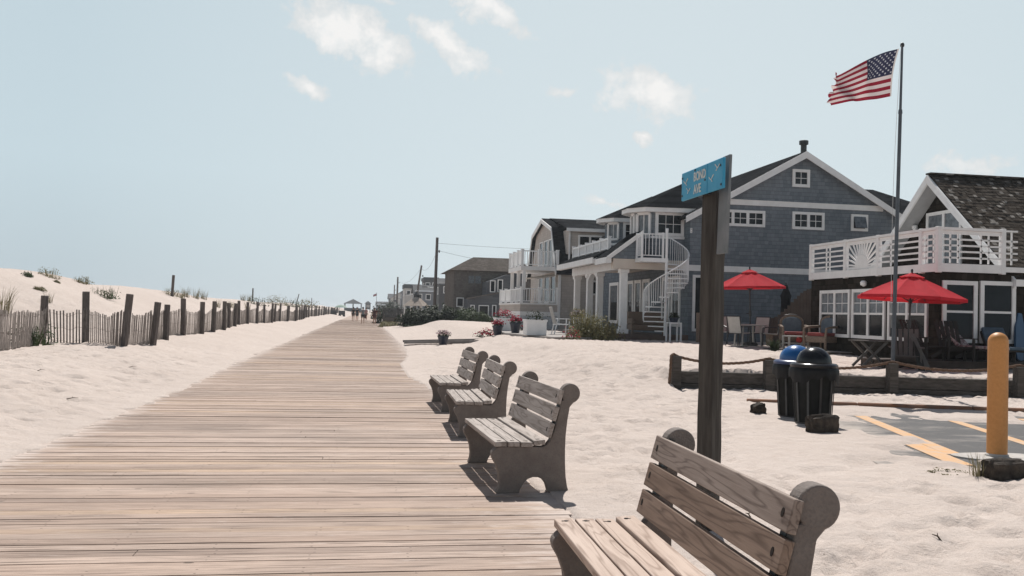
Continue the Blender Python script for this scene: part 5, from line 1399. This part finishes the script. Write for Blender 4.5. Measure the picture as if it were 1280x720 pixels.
# fence behind the terrace
t = thing('board_fence', 'brown board fence sloping up behind the wicker armchairs', 'fence', (15.5,32.3,.6))
b = MB()
for k in range(26):
    x = 14.75 + .125*k; h = 1.0 + 1.15*sst(14.75, 16.4, x); b.box(x, x+.115, 32.3, 32.33, .55, .6 + float(h))
b.build('boards', mat('brown_fence_boards', (.10,.077,.062), (.14,.11,.09), 2, .85), t)
b = MB(); b.bar((14.7,32.36,1.0),(18,32.36,1.0),.05,.09); b.build('rail', FPOST, t)
t = thing('storage_bench', 'low brown wooden bench against the board fence', 'bench', (14.9,30.6,.62))
b = MB(); b.box(14.2,15.6,30.9,31.35,1.0,1.06); b.build('seat', WICK, t)
for x in (14.25,15.5):
    b = MB(); b.box(x-.03,x+.05,30.92,31.33,.62,1.0); b.build('leg', WICK, t)
yu = grass_tuft('yucca', 'spiky dark green plant at the edge of the terrace in front of the white chair', 'plant', 90, .55, .25, 31, LEAFD, None, .9, .022); place(yu, (13.02,28.0,gz(13.02,28.0)))
t = thing('wooden_gate_post', 'brown wooden gate and post where the porch meets the terrace', 'gate', (12.3,34.2,.5))
b = MB(); b.box(12.62,12.72,34.0,34.1,.3,1.75); b.build('post', WICK, t); b = MB()
for k in range(4): b.box(12.74+.09*k,12.81+.09*k,34.03,34.06,.55,1.35)
b.box(12.73,13.1,34.07,34.09,.75,.83); b.box(12.73,13.1,34.07,34.09,1.12,1.2); b.build('boards', WICK, t)

# ------------------------------------------------------------------ shaded clutter in front of the dark house
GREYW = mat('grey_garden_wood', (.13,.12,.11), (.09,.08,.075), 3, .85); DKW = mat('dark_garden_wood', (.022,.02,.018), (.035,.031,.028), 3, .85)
t = thing('folding_table', 'grey wooden folding table with crossed legs on the sand before the dark house', 'table', (12.35,21.2,gz(12.35,21.2)))
x, y, z = 12.35, 21.2, gz(12.35,21.2); b = MB()
for k in range(5): b.box(x-.42,x+.42,y-.3+.12*k,y-.2+.12*k,z+.62,z+.645)
b.build('table_top', GREYW, t)
for yy_ in (y-.22, y+.22):
    b = MB(); b.bar((x-.33,yy_,z),(x+.33,yy_,z+.62),.035,.06); b.build('leg', GREYW, t)
    b = MB(); b.bar((x+.33,yy_+.04,z),(x-.33,yy_+.04,z+.62),.035,.06); b.build('leg', GREYW, t)
def slat_chair(loc, rz, label, m_):
    t = thing('garden_chair', label, 'chair', (0,0,0), 'slatted garden chairs before the dark house')
    b = MB()
    for k in range(6): b.bar((-.27,.40-.1*k,.36-.025*k),(.27,.40-.1*k,.36-.025*k),.085,.02)
    b.build('seat', m_, t); b = MB()
    for k in range(5): b.bar((-.22+.11*k,-.14,.24),(-.25+.125*k,-.50,1.0),.09,.02,up=(0,1,.3))
    b.build('back', m_, t)
    for sx in (-1,1):
        b = MB(); b.bar((sx*.31,.38,0),(sx*.31,.38,.55),.04,.08); b.build('leg', m_, t)
        b = MB(); b.bar((sx*.31,.44,.36),(sx*.31,-.55,.05),.03,.09); b.build('leg', m_, t)
        b = MB(); b.bar((sx*.33,.46,.565),(sx*.33,-.42,.56),.12,.025); b.build('arm', m_, t)
    place(t, loc, rz); return t
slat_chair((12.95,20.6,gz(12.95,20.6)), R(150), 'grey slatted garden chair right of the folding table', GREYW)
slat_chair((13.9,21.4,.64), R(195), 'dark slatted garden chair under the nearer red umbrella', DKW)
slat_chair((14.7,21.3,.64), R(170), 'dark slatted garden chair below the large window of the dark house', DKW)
FLOR = mat('floral_cushion', (.42,.36,.34), (.20,.12,.13), 14, .9, lo=.45, hi=.55)
def lounger(loc, rz, label, m_):
    t = thing('sun_lounger', label, 'sun lounger', (0,0,0), 'loungers lying in the shade of the dark house')
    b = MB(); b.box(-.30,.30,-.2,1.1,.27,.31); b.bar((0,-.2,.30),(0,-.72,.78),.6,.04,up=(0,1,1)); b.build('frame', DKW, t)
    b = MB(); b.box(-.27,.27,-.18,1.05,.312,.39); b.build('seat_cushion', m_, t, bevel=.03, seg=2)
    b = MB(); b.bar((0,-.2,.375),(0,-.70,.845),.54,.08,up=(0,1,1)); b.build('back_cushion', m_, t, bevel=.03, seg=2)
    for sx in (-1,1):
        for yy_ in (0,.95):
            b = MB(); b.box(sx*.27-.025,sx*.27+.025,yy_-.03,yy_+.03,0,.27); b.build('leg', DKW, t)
    place(t, loc, rz); return t
lounger((15.2,21.35,.64), R(205), 'lounger with a pale floral cushion left of the bollard', FLOR)
lounger((16.0,21.3,.64), R(160), 'lounger with a dull blue cushion just behind the bollard', mat('dull_blue_cushion', (.09,.13,.17), (.06,.085,.11), 6, .9))
def plank(name, p, q, w, label, m_, cat, th=.035, up=(0,1,.4)):
    b = MB(); b.bar(p, q, w, th, up=up); o = b.build(name, m_, origin=tuple(p), bevel=.01); return tag(o, label, cat)
plank('leaning_board', (12.95,19.95,.42), (13.12,20.5,1.22), .2, 'dark board leaning by the flagpole foot', DKW, 'board')
plank('leaning_board', (13.18,20.0,.42), (13.02,20.5,1.30), .12, 'narrow dark board crossing the other leaning board by the flagpole', GREYW, 'board')
b = MB(); pl = [(0,0),(.11,.04),(.17,.3),(.15,.9),(.06,1.28),(-.06,1.28),(-.15,.9),(-.17,.3),(-.11,.04)]
b.prism(pl, 'y', -.03, .03); o = b.build('surfboard', mat('blue_board', (.03,.075,.15), (.035,.09,.17), 4, .4), origin=(0,0,0)); place(o, (16.98,21.85,.64), R(20)); o.rotation_euler = (R(-9), R(8), R(10)); tag(o, 'blue bodyboard standing against the dark wall right of the bollard', 'bodyboard')
b = MB(); b.prism([(p[0]*1.2, p[1]*.9) for p in pl], 'y', -.03, .03); o = b.build('surfboard', mat('magenta_board', (.15,.02,.05), (.18,.03,.06), 4, .5), origin=(0,0,0)); place(o, (17.5,21.9,.64)); o.rotation_euler = (R(-9), R(-6), R(8)); tag(o, 'dull magenta bodyboard beside the blue bodyboard', 'bodyboard')
o = cloth('olive_towel', (.20,.17,.03), (.14,.12,.03)); b = MB(); vs = []
for i in range(9):
    for j in range(5): vs.append((15.55+.06*j, 21.0+.012*math.sin(i*1.3+j), 1.16-.055*i*(1-.04*j)))
b.add(vs, [(i*5+j, i*5+j+1, (i+1)*5+j+1, (i+1)*5+j) for i in range(8) for j in range(4)]); q = b.build('towel', o, origin=(15.6,21,.9), fix=False); tag(q, 'olive yellow towel hanging between the two loungers', 'towel')
t = thing('towel_rack', 'thin metal rail behind the loungers that holds the olive towel', 'rack', (15.67,21.02,.64)); b = MB(); b.tube([(15.4,21.02,.64),(15.4,21.02,1.15),(15.95,21.02,1.15),(15.95,21.02,.64)], .014, 6); b.build('rail', BLACKM, t)

# ------------------------------------------------------------------ low deck and planters before the gambrel house
zd = .70
b = MB(); b.prism([(5.9,38.6),(6.9,33.6),(9.3,34.6),(9.3,46),(6.2,46)], 'z', .15, zd); o = b.build('low_deck', DECKW); tag(o, kind='structure')
b = MB(); b.bar((1.7,39.9,.16),(6.1,39.2,.36),.09,.10); b.bar((1.7,41.2,.18),(6.1,40.5,.38),.09,.10); tag(b.build('path_edging', mat('grey_path_edging', (.20,.185,.175), (.27,.25,.24), 3, .85)), kind='structure')
b = MB(); b.add([(1.75,40.0,.155),(6.1,39.3,.34),(6.1,40.4,.35),(1.75,41.1,.165)], [(0,1,2,3)]); tag(b.build('sandy_path', SAND, fix=False), kind='structure')
def pot(x, y, z, r, h, m_, label, fl, n=150, square=False, leaf=LEAFD):
    t = thing('flower_pot', label, 'flower pot', (x,y,z), 'flower pots and planters')
    b = MB()
    if square: b.prism([(x-r,y-r),(x+r,y-r),(x+r,y+r),(x-r,y+r)], 'z', z, z+h); b.build('planter', m_, t, bevel=.02); b = MB(); b.box(x-r-.03,x+r+.03,y-r-.03,y+r+.03,z+h-.08,z+h); b.build('rim', m_, t)
    else:
        b.lathe([(r*.68,0),(r*.92,h*.75),(r,h*.86),(r*1.04,h*.88),(r*1.04,h),(r*.9,h),(r*.86,h*.93)], (x,y,z), 24); b.build('pot', m_, t, smooth=True)
    rnd = random.Random(int(x*100)); q = MB(); leaf_quads(q, (x,y,z+h), r*1.15, r*1.15, r*.9, n, .045, rnd, 3); q.build('leaves', leaf, t, fix=False)['kind'] = 'stuff'
    if fl:
        f = MB(); leaf_quads(f, (x,y,z+h+.05), r*1.2, r*1.2, r*1.0, n, .042, rnd, 5, low=.1, asp=.95); f.build('flowers', fl, t, fix=False)['kind'] = 'stuff'
    return t
pot(3.31, 39.2, gz(3.31,39.2)-.02, .24, .40, NAVY, 'navy pot of pale pink flowers standing alone on the sand', FLOWP, 190)
pot(6.42, 39.3, .70, .25, .45, NAVY, 'navy pot of crimson flowers, right one of the pair at the deck corner', FLOWR, 170)
pot(5.75, 40.0, gz(5.75,40.0)-.02, .24, .42, NAVY, 'dark pot of crimson flowers, left one of the pair at the deck corner', FLOWR, 170)
pot(6.55, 43.6, .70, .42, .62, WHITEV, 'white square planter of dark red flowers behind the navy pots', FLOWR, 200, True)
pot(6.62, 35.8, .70, .40, .62, WHITEV, 'large white square planter at the front of the low deck', None, 220, True)
bush('bush', 'low crimson flowering plants at the left of the deck', 'bush', (5.35,40.8,gz(5.35,40.8)), (.5,.4,.32), 220, .05, 401, LEAFD, 'plants around the low deck', 3, FLOWR, 160)
bush('bush', 'dark red flowering row behind the white lounge chair', 'bush', (7.6,44.5,.7), (.8,.3,.35), 240, .05, 402, LEAFD, 'plants around the low deck', 3, FLOWR, 150)
bush('bush', 'tall loose olive shrub with thin upright leaves right of the lounge chair', 'bush', (8.35,34.7,gz(8.35,34.7)-.05), (.62,.6,1.12), 1100, .06, 403, LEAFO, 'plants around the low deck', 8, blades=160)
bush('bush', 'olive shrub in front of the porch column', 'bush', (9.02,34.3,gz(9.02,34.3)-.05), (.72,.6,.78), 1000, .055, 404, LEAFO, 'plants around the low deck', 8, blades=140)
bush('bush', 'small shrub with pink flowers at the near corner of the low deck', 'bush', (7.62,33.6,gz(7.62,33.6)-.03), (.42,.35,.42), 300, .045, 405, LEAFO, 'plants around the low deck', 4, FLOWR, 70)
bush('bush', 'small dark green conifer beside the stone base of the gambrel house', 'bush', (7.3,47.0,gz(7.3,47)), (.32,.32,.85), 420, .05, 406, LEAFD, 'plants around the low deck', 3)
t = thing('deck_lounge_chair', 'white reclining lounge chair on the low deck', 'lounge chair', (8.1,38.5,.7))
x, y, z = 8.0, 38.5, .7
b = MB(); b.box(x-.05,x+.55,y-.3,y+.3,z+.40,z+.44); b.build('seat', WHITEV, t); b = MB(); b.bar((x-.05,y,z+.42),(x-.38,y,z+.10),.5,.03,up=(1,0,0)); 
b = MB(); b.bar((x-.02,y,z+.44),(x-.22,y,z+1.15),.62,.04,up=(1,0,.3)); b.build('back', SLING, t)
for yy_ in (y-.3,y+.3):
    b = MB(); b.tube([(x-.1,yy_,z),(x+.0,yy_,z+.42),(x+.05,yy_,z+.66),(x+.55,yy_,z+.66),(x+.52,yy_,z)], .025, 6); b.build('arm_frame', WHITEV, t)
# porch furniture
t = thing('porch_sofa', 'dark wicker sofa on the porch behind the spiral stair', 'sofa', (11.9,38.4,.8))
b = MB(); b.box(11.2,12.7,38.0,38.7,.95,1.2); b.build('seat', WICK, t, bevel=.03); b = MB(); b.box(11.2,12.7,38.6,38.75,1.2,1.75); b.build('back', WICK, t, bevel=.03)
for x in (11.2,12.55):
    b = MB(); b.box(x,x+.15,38.0,38.7,1.2,1.45); b.build('arm', WICK, t, bevel=.03)
    b = MB(); b.box(x+.03,x+.11,38.05,38.13,.8,.95); b.build('leg', WICK, t)
pot(11.95, 34.75, 1.35, .2, .2, NAVY, 'pot of dark leaves set on the lower steps of the spiral stair', None, 160)
t = thing('plant_stand', 'small white slatted stand under the pot by the spiral stair', 'stand', (11.95,34.75,.6)); b = MB(); b.box(11.7,12.2,34.5,35.0,1.30,1.35); b.build('top', WHITEV, t)
for x in (11.73,12.17):
    for y in (34.53,34.97):
        b = MB(); b.box(x-.03,x+.03,y-.03,y+.03,.4,1.30); b.build('leg', WHITEV, t)
railing(thing('porch_rail', 'short white railing with flowers at the far porch edge', 'railing', (10.3,43.5,.8)), [(10.35,42.4,.8),(10.35,44.6,.8)], h=.9, bal=.14, bw=.03)
for y in (42.9, 44.2): bush('bush', ('tan flowering basket on the porch rail nearer the arch', 'tan flowering basket on the porch rail farther back')[y > 43.5], 'plant', (10.2,y,1.45), (.3,.5,.35), 160, .06, int(500+y), STRAW, 'baskets on the porch rail', 0, FLOWP, 60)

# ------------------------------------------------------------------ twigs and reed bits on the sand
def twig(x, y, ln, rz, lab, up=.3):
    z = gz(x, y); rnd = random.Random(int(x*911+y*77)); b = MB()
    p = Vector((x, y, z-.004)); d_ = Vector((math.cos(rz), math.sin(rz), up)).normalized()
    q = p + d_*ln*.5 + Vector((rnd.uniform(-.01,.01), rnd.uniform(-.01,.01), .008)); r = p + d_*ln + Vector((0,0,-.2*ln*up))
    b.tube([p, q, r], [.007,.006,.003], 6); e = q + Vector((rnd.uniform(-.03,.03), rnd.uniform(-.03,.03), .02)); b.tube([q, e], [.004,.002], 5)
    tag(b.build('twig', STEM, smooth=True, origin=tuple(p)), lab, 'twig', 'twigs lying on the sand')
for a in ((3.35,4.55,.10,1.0,'forked dark twig standing in the sand right of the brown bench end',.9), (4.0,5.9,.09,2.2,'short dark twig in the open sand beyond the brown bench end',.9), (2.55,7.6,.14,.2,'long brown twig lying on the sand right of the second bench',.1),
          (3.1,9.3,.10,.5,'small twig lying behind the second bench',.1), (5.0,5.6,.09,2.6,'thin twig at the right edge of the near sand',.5), (4.7,12.2,.16,.1,'twig on the sand left of the small driftwood stub',.1), (2.9,6.6,.07,1.7,'tiny twig between the bench and the sign post',.3),
          (-4.3,14.5,.16,.3,'twig on the left sand near the boardwalk edge',.1), (-4.9,20.5,.18,.1,'twig on the left sand below the fence',.1), (-5.6,17.2,.14,.9,'twig in the middle of the left sand',.1)): twig(*a)
# ------------------------------------------------------------------ beach tents and people far down the walk
t = thing('beach_umbrella', 'green and white beach umbrella at the left edge of the far boardwalk', 'umbrella', (-4.6,182,.2))
b = MB(); b.lathe([(1.25,1.75),(.9,2.05),(.45,2.25),(.05,2.32)], (-4.6,182,0), 16); b.build('canopy', cloth('pale_green_canvas', (.45,.60,.52), (.62,.66,.62)), t, fix=False); b = MB(); b.tube([(-4.6,182,0),(-4.6,182,2.3)], .03, 6); b.build('pole', WHITEV, t)
for x, y, lab in ((-5.9,180,'dark covered beach cart left of the green umbrella'), (-4.3,178,'dark beach cart under the green umbrella')):
    t = thing('beach_cart', lab, 'cart', (x,y,.1)); b = MB(); b.box(x-.6,x+.6,y-.4,y+.4,.35,1.15); b.build('box', WDARK, t, bevel=.05)
    for sx in (-.4,.4):
        b = MB(); b.v = []; w = MB(); w.lathe([(.05,-.04),(.25,-.04),(.25,.04),(.05,.04)], (0,0,0), 14); b.add([(x+sx+v[0]*1, y-.42+v[2], .25+v[1]) for v in w.v], w.f); b.build('wheel', BLACKM, t)

def skin_mesh(name, verts, edges, radii, sub=1, root=0):
    me = bpy.data.meshes.new(name); me.from_pydata(verts, edges, []); o = bpy.data.objects.new('tmp', me); col.objects.link(o)
    md = o.modifiers.new('s', 'SKIN'); md.use_smooth_shade = True
    for i, r in enumerate(radii): me.skin_vertices[0].data[i].radius = (r, r) if not isinstance(r, tuple) else r
    for i in range(len(verts)): me.skin_vertices[0].data[i].use_root = (i == root)
    if sub: s = o.modifiers.new('u', 'SUBSURF'); s.levels = sub; s.render_levels = sub
    dg = bpy.context.evaluated_depsgraph_get(); dg.update(); m2 = bpy.data.meshes.new_from_object(o.evaluated_get(dg)); m2.name = name
    bpy.data.objects.remove(o); bpy.data.meshes.remove(me); return m2
def person(x, y, rz, label, skin, top=None, bottom=None, hair=(.02,.015,.01), hat=None, stride=.2, s=1.0, bag=None, z=0):
    t = thing('person', label, 'person', (0,0,0), 'people walking far down the boardwalk')
    st = stride
    J = {'pel':(0,0,.94),'sp':(0,.0,1.10),'ch':(0,.01,1.30),'nk':(0,0,1.47),'hd0':(0,.015,1.56),'hd1':(0,.02,1.66),'hd2':(0,.01,1.73),'nose':(0,.115,1.635),
         'shL':(-.17,0,1.40),'elL':(-.23,-.06-st*.35,1.13),'wrL':(-.22,.02-st*.5,.89),'shR':(.17,0,1.40),'elR':(.23,-.06+st*.35,1.13),'wrR':(.22,.06+st*.5,.89),
         'hpL':(-.09,0,.90),'knL':(-.10,.03+st*.5,.50),'anL':(-.10,st*.85,.08),'toL':(-.11,st*.85+.15,.035),'hpR':(.09,0,.90),'knR':(.10,.04-st*.35,.50),'anR':(.10,-st*.95,.10),'toR':(.11,-st*.9+.13,.035)}
    Rr = {'pel':(.155,.115),'sp':(.14,.105),'ch':(.165,.115),'nk':.052,'hd0':.075,'hd1':.092,'hd2':.06,'nose':.015,'shL':.058,'elL':.042,'wrL':.028,'shR':.058,'elR':.042,'wrR':.028,
          'hpL':.092,'knL':.060,'anL':.042,'toL':.034,'hpR':.092,'knR':.060,'anR':.042,'toR':.034}
    E = [('pel','sp'),('sp','ch'),('ch','nk'),('nk','hd0'),('hd0','hd1'),('hd1','hd2'),('hd1','nose'),('ch','shL'),('shL','elL'),('elL','wrL'),('ch','shR'),('shR','elR'),('elR','wrR'),
         ('pel','hpL'),('hpL','knL'),('knL','anL'),('anL','toL'),('pel','hpR'),('hpR','knR'),('knR','anR'),('anR','toR')]
    for sd in ('L','R'):
        w = Vector(J['wr'+sd]); J['pm'+sd] = tuple(w + Vector((0,.015,-.07))); Rr['pm'+sd] = (.022,.034); E.append(('wr'+sd,'pm'+sd))
        for f in range(4):
            k = f'f{f}{sd}'; J[k] = tuple(w + Vector((0,.045-.022*f,-.12))); Rr[k] = .009; k2 = k+'t'; J[k2] = tuple(w + Vector(((.012 if sd=='L' else -.012),.048-.023*f,-.165+.008*abs(f-1.3)))); Rr[k2] = .008; E += [('pm'+sd,k),(k,k2)]
        k = 'th'+sd; J[k] = tuple(w + Vector(((.01 if sd=='L' else -.01),.055,-.075))); Rr[k] = .010; E.append(('pm'+sd,k))
    ks = list(J); ix = {k:i for i, k in enumerate(ks)}
    me = skin_mesh('body', [J[k] for k in ks], [(ix[a],ix[c]) for a, c in E], [Rr[k] for k in ks]); me.materials.append(skin)
    o = bpy.data.objects.new('body', me); col.objects.link(o); o.parent = t
    def part(nm, keys, edges, grow, m_, over={}):
        P_ = {k: over.get(k, J[k]) for k in keys}; i2 = {k:i for i, k in enumerate(keys)}
        rr = [tuple(q+grow for q in Rr[k]) if isinstance(Rr[k], tuple) else Rr[k]+grow for k in keys]
        mm = skin_mesh(nm, [P_[k] for k in keys], [(i2[a],i2[c]) for a, c in edges], rr); mm.materials.append(m_); q = bpy.data.objects.new(nm, mm); col.objects.link(q); q.parent = t
    lp = lambda a, c, f: tuple(Vector(J[a]).lerp(Vector(J[c]), f))
    if top: part('shirt', ['sp','ch','pel','shL','elL','shR','elR'], [('sp','ch'),('sp','pel'),('ch','shL'),('shL','elL'),('ch','shR'),('shR','elR')], .016, top, {'pel':(0,0,.98),'elL':lp('shL','elL',.6),'elR':lp('shR','elR',.6)})
    if bottom: part('shorts', ['pel','hpL','knL','hpR','knR'], [('pel','hpL'),('hpL','knL'),('pel','hpR'),('hpR','knR')], .02, bottom, {'knL':lp('hpL','knL',.8),'knR':lp('hpR','knR',.8)})
    b = MB(); b.lathe([(.098,1.60),(.108,1.66),(.098,1.73),(.06,1.775),(.01,1.785)], (0,-.012,0), 14); b.build('hair', mat('hair', hair, tuple(k*1.5 for k in hair), 12, .7), t, smooth='all')
    if hat: b = MB(); b.lathe([(.20,1.70),(.19,1.715),(.112,1.72),(.105,1.80),(.05,1.83),(.01,1.83)], (0,0,0), 18); b.build('hat', hat, t, smooth='all')
    if bag: b = MB(); b.box(.20,.34,-.16,.2,.55,.95); b.bar((.25,0,.95),(.19,0,1.42),.03,.02); b.build('shoulder_bag', bag, t, bevel=.03, seg=2)
    place(t, (x,y,z), rz, s); return t
SK1 = mat('tanned_skin', (.30,.15,.095), (.34,.175,.115), 4, .6); SK2 = mat('light_skin', (.48,.29,.21), (.52,.32,.24), 4, .6)
def fab(n, c): return mat(n, c, tuple(k*.85 for k in c), 6, .85)
person(-.20, 100, R(8), 'person in a grey shirt and black shorts walking away, nearest on the left', SK2, fab('grey_shirt', (.22,.23,.25)), fab('black_shorts', (.015,.015,.018)), bag=fab('dark_red_bag', (.10,.03,.035)))
person(1.04, 100.6, R(-6), 'person with a white hat and dark maroon clothes walking away, nearest on the right', SK1, fab('maroon_top', (.075,.022,.022)), fab('maroon_shorts', (.10,.03,.028)), hat=fab('white_hat', (.7,.7,.7)), stride=.12)
person(-.95, 117, R(0), 'person in a navy top and dark shorts, left of the grey shirt', SK2, fab('navy_top', (.02,.022,.035)), fab('dark_shorts', (.02,.02,.025)), hat=fab('pale_cap', (.55,.55,.58)), stride=.22)
person(-1.45, 119, R(4), 'person in black beside the one in navy, farthest left of the group', SK1, fab('black_top', (.012,.012,.014)), fab('brown_shorts', (.08,.05,.04)), stride=.15)
person(1.75, 122, R(180), 'person in dark red walking towards the camera, behind the white hat', SK1, fab('dark_red_top', (.10,.02,.025)), fab('charcoal_shorts', (.03,.03,.033)), stride=.2)
person(.15, 128, R(180), 'person in a dusty pink top walking towards the camera in the middle of the walk', SK2, fab('pink_top', (.30,.14,.14)), fab('tan_shorts', (.22,.17,.13)), stride=.18)
person(-.3, 165, R(0), 'person in brown, small and far in the middle of the walk', SK1, fab('brown_top', (.12,.07,.05)), fab('blue_shorts', (.04,.06,.12)), stride=.2)
person(1.6, 170, R(180), 'person in slate blue, small and far on the right', SK1, fab('slate_top', (.06,.08,.11)), fab('black_skirt', (.015,.015,.015)), stride=.2)
# ------------------------------------------------------------------ light, sky, camera
SUN_AZ, SUN_EL = 14.0, 54.0       # degrees clockwise from the boardwalk's direction (+Y), and above the horizon
w = bpy.data.worlds.new('World'); sc.world = w; w.use_nodes = True
nt = w.node_tree; nt.nodes.clear()
def N(t, **kw):
    n = nt.nodes.new(t)
    for k, v in kw.items(): setattr(n, k, v)
    return n
def L(a, b): nt.links.new(a, b)
sky = N('ShaderNodeTexSky', sky_type='NISHITA'); sky.sun_disc = False
sky.sun_elevation = R(SUN_EL); sky.sun_rotation = R(SUN_AZ)
sky.air_density = AIR; sky.dust_density = DUST; sky.ozone_density = OZ; sky.altitude = 0
tc = N('ShaderNodeTexCoord'); D_ = tc.outputs['Generated']
nrm = N('ShaderNodeVectorMath', operation='NORMALIZE'); L(D_, nrm.inputs[0])
s = N('ShaderNodeSeparateXYZ'); L(nrm.outputs[0], s.inputs[0])
az = math_(N, L, 'ARCTAN2', s.outputs[0], s.outputs[1]); el = math_(N, L, 'ARCSINE', s.outputs[2])
cb = N('ShaderNodeCombineXYZ'); L(az, cb.inputs[0]); L(el, cb.inputs[1])
fb = N('ShaderNodeTexNoise'); fb.inputs['Scale'].default_value = 30; fb.inputs['Detail'].default_value = 10; fb.inputs['Roughness'].default_value = .68; L(cb.outputs[0], fb.inputs['Vector'])
wp = N('ShaderNodeTexNoise'); wp.inputs['Scale'].default_value = 14; wp.inputs['Detail'].default_value = 5; L(cb.outputs[0], wp.inputs['Vector'])
dsp = N('ShaderNodeVectorMath', operation='SUBTRACT'); L(wp.outputs['Color'], dsp.inputs[0]); dsp.inputs[1].default_value = (.5,.5,.5)
ds2 = N('ShaderNodeVectorMath', operation='SCALE'); L(dsp.outputs[0], ds2.inputs[0]); ds2.inputs['Scale'].default_value = .06
ad = N('ShaderNodeVectorMath', operation='ADD'); L(cb.outputs[0], ad.inputs[0]); L(ds2.outputs[0], ad.inputs[1])
tot = None
for (a, e, ra, re, rot, amp) in CLOUDS:     # azimuth, elevation, half sizes (radians), tilt, density
    sb = N('ShaderNodeVectorMath', operation='SUBTRACT'); L(ad.outputs[0], sb.inputs[0]); sb.inputs[1].default_value = (a, e, 0)
    mp = N('ShaderNodeMapping', vector_type='TEXTURE'); mp.inputs['Rotation'].default_value = (0,0,rot); mp.inputs['Scale'].default_value = (ra, re, 1); L(sb.outputs[0], mp.inputs[0])
    ln = N('ShaderNodeVectorMath', operation='LENGTH'); L(mp.outputs[0], ln.inputs[0])
    v = math_(N, L, 'MULTIPLY', math_(N, L, 'MAXIMUM', math_(N, L, 'SUBTRACT', 1.0, ln.outputs['Value']), 0.0), amp)
    tot = v if tot is None else math_(N, L, 'MAXIMUM', tot, v)
dens = math_(N, L, 'SUBTRACT', math_(N, L, 'MULTIPLY', tot, 1.45), math_(N, L, 'MULTIPLY', math_(N, L, 'SUBTRACT', 0.63, fb.outputs['Fac']), 2.6))
dens = math_(N, L, 'MULTIPLY', dens, math_(N, L, 'GREATER_THAN', tot, .001))
cl = ramp(N, L, dens, [(.0, 0.0), (.30, .58), (.9, 1.0)], 'LINEAR')
hs = N('ShaderNodeHueSaturation'); hs.inputs['Saturation'].default_value = SAT; L(sky.outputs[0], hs.inputs['Color'])
# the bright summer haze low in the sky, whiter under the sun, thinning out towards the zenith
hc = N('ShaderNodeMix', data_type='RGBA'); sun_side = ramp(N, L, math_(N, L, 'COSINE', math_(N, L, 'SUBTRACT', az, R(SUN_AZ+6))), [(.80, 0.0), (1, 1.0)])
sun_side = math_(N, L, 'MULTIPLY', sun_side, 1.0)
lo_ = mix(N, L, sun_side, HZ_LEFT, HZ_SUN); hi_ = mix(N, L, sun_side, HI_LEFT, HI_SUN)
hz_ = mix(N, L, ramp(N, L, el, [(0, 0.0), (.14, 1.0)]), lo_, hi_)
hf = ramp(N, L, el, [(.0, .95), (.33, .88), (.44, .15), (.6, .0)])
hm = N('ShaderNodeMix', data_type='RGBA'); L(hf, hm.inputs[0]); L(hs.outputs[0], hm.inputs[6])
sc3 = N('ShaderNodeVectorMath', operation='SCALE'); L(hz_, sc3.inputs[0]); sc3.inputs['Scale'].default_value = 1/SKYS; L(sc3.outputs[0], hm.inputs[7])
cm = N('ShaderNodeMix', data_type='RGBA'); L(math_(N, L, 'MULTIPLY', cl, 1.0), cm.inputs[0]); L(hm.outputs[2], cm.inputs[6]); L(mix(N, L, ramp(N, L, math_(N, L, 'ADD', dens, math_(N, L, 'MULTIPLY', math_(N, L, 'SUBTRACT', wp.outputs['Fac'], .5), 1.6)), [(.15, 0.0), (.85, 1.0)]), tuple(k*.86 for k in CLOUDC), CLOUDC), cm.inputs[7])
bg = N('ShaderNodeBackground'); bg.inputs['Strength'].default_value = SKYS; L(cm.outputs[2], bg.inputs[0])
wo = N('ShaderNodeOutputWorld'); L(bg.outputs[0], wo.inputs[0])
sd = bpy.data.lights.new('sun', 'SUN'); sd.energy = SUNS; sd.angle = R(.53); sd.color = (1, .965, .915)
so = bpy.data.objects.new('sun', sd); col.objects.link(so); so.location = (5, 20, 40)
dv = Vector((math.sin(R(SUN_AZ))*math.cos(R(SUN_EL)), math.cos(R(SUN_AZ))*math.cos(R(SUN_EL)), math.sin(R(SUN_EL))))
so.rotation_euler = dv.to_track_quat('Z', 'Y').to_euler()

cd = bpy.data.cameras.new('camera'); cam = bpy.data.objects.new('camera', cd); col.objects.link(cam)
cd.sensor_width = 36; cd.lens = 36*1155/1280; cd.clip_start = .05; cd.clip_end = 12000
yaw, pit, rol = R(9.0), R(1.55), R(1.5)
d = Vector((math.sin(yaw)*math.cos(pit), math.cos(yaw)*math.cos(pit), math.sin(pit)))
r0 = Vector((math.cos(yaw), -math.sin(yaw), 0)); u0 = r0.cross(d)
r_ = r0*math.cos(rol) + u0*math.sin(rol); u_ = u0*math.cos(rol) - r0*math.sin(rol)
cam.matrix_world = Matrix(((r_.x,u_.x,-d.x,0),(r_.y,u_.y,-d.y,0),(r_.z,u_.z,-d.z,1.55),(0,0,0,1)))
sc.camera = cam
# summer haze over the far end of the walk
if HAZE > 0:
    b = MB(); b.box(-2600, 2600, -80, 4700, -4.5, 14.0); hz = b.build('haze', None or bpy.data.materials.new('haze_air'))
    hm_ = hz.data.materials[0]; hm_.use_nodes = True; t2 = hm_.node_tree; t2.nodes.clear()
    pv = t2.nodes.new('ShaderNodeVolumePrincipled'); oo = t2.nodes.new('ShaderNodeOutputMaterial'); t2.links.new(pv.outputs[0], oo.inputs['Volume'])
    pv.inputs['Color'].default_value = (.90,.95,1,1); pv.inputs['Density'].default_value = HAZE; pv.inputs['Anisotropy'].default_value = .3
    tag(hz, kind='stuff')
vs_ = sc.view_settings; vs_.view_transform = 'Standard'; vs_.look = 'None'; vs_.gamma = 1; vs_.exposure = EXPO; vs_.use_curve_mapping = False
sc.render.resolution_x, sc.render.resolution_y = 1024, 576
sc.cycles.max_bounces = 8; sc.cycles.diffuse_bounces = 4
for o in bpy.data.objects:
    if '_o' in o: del o['_o']
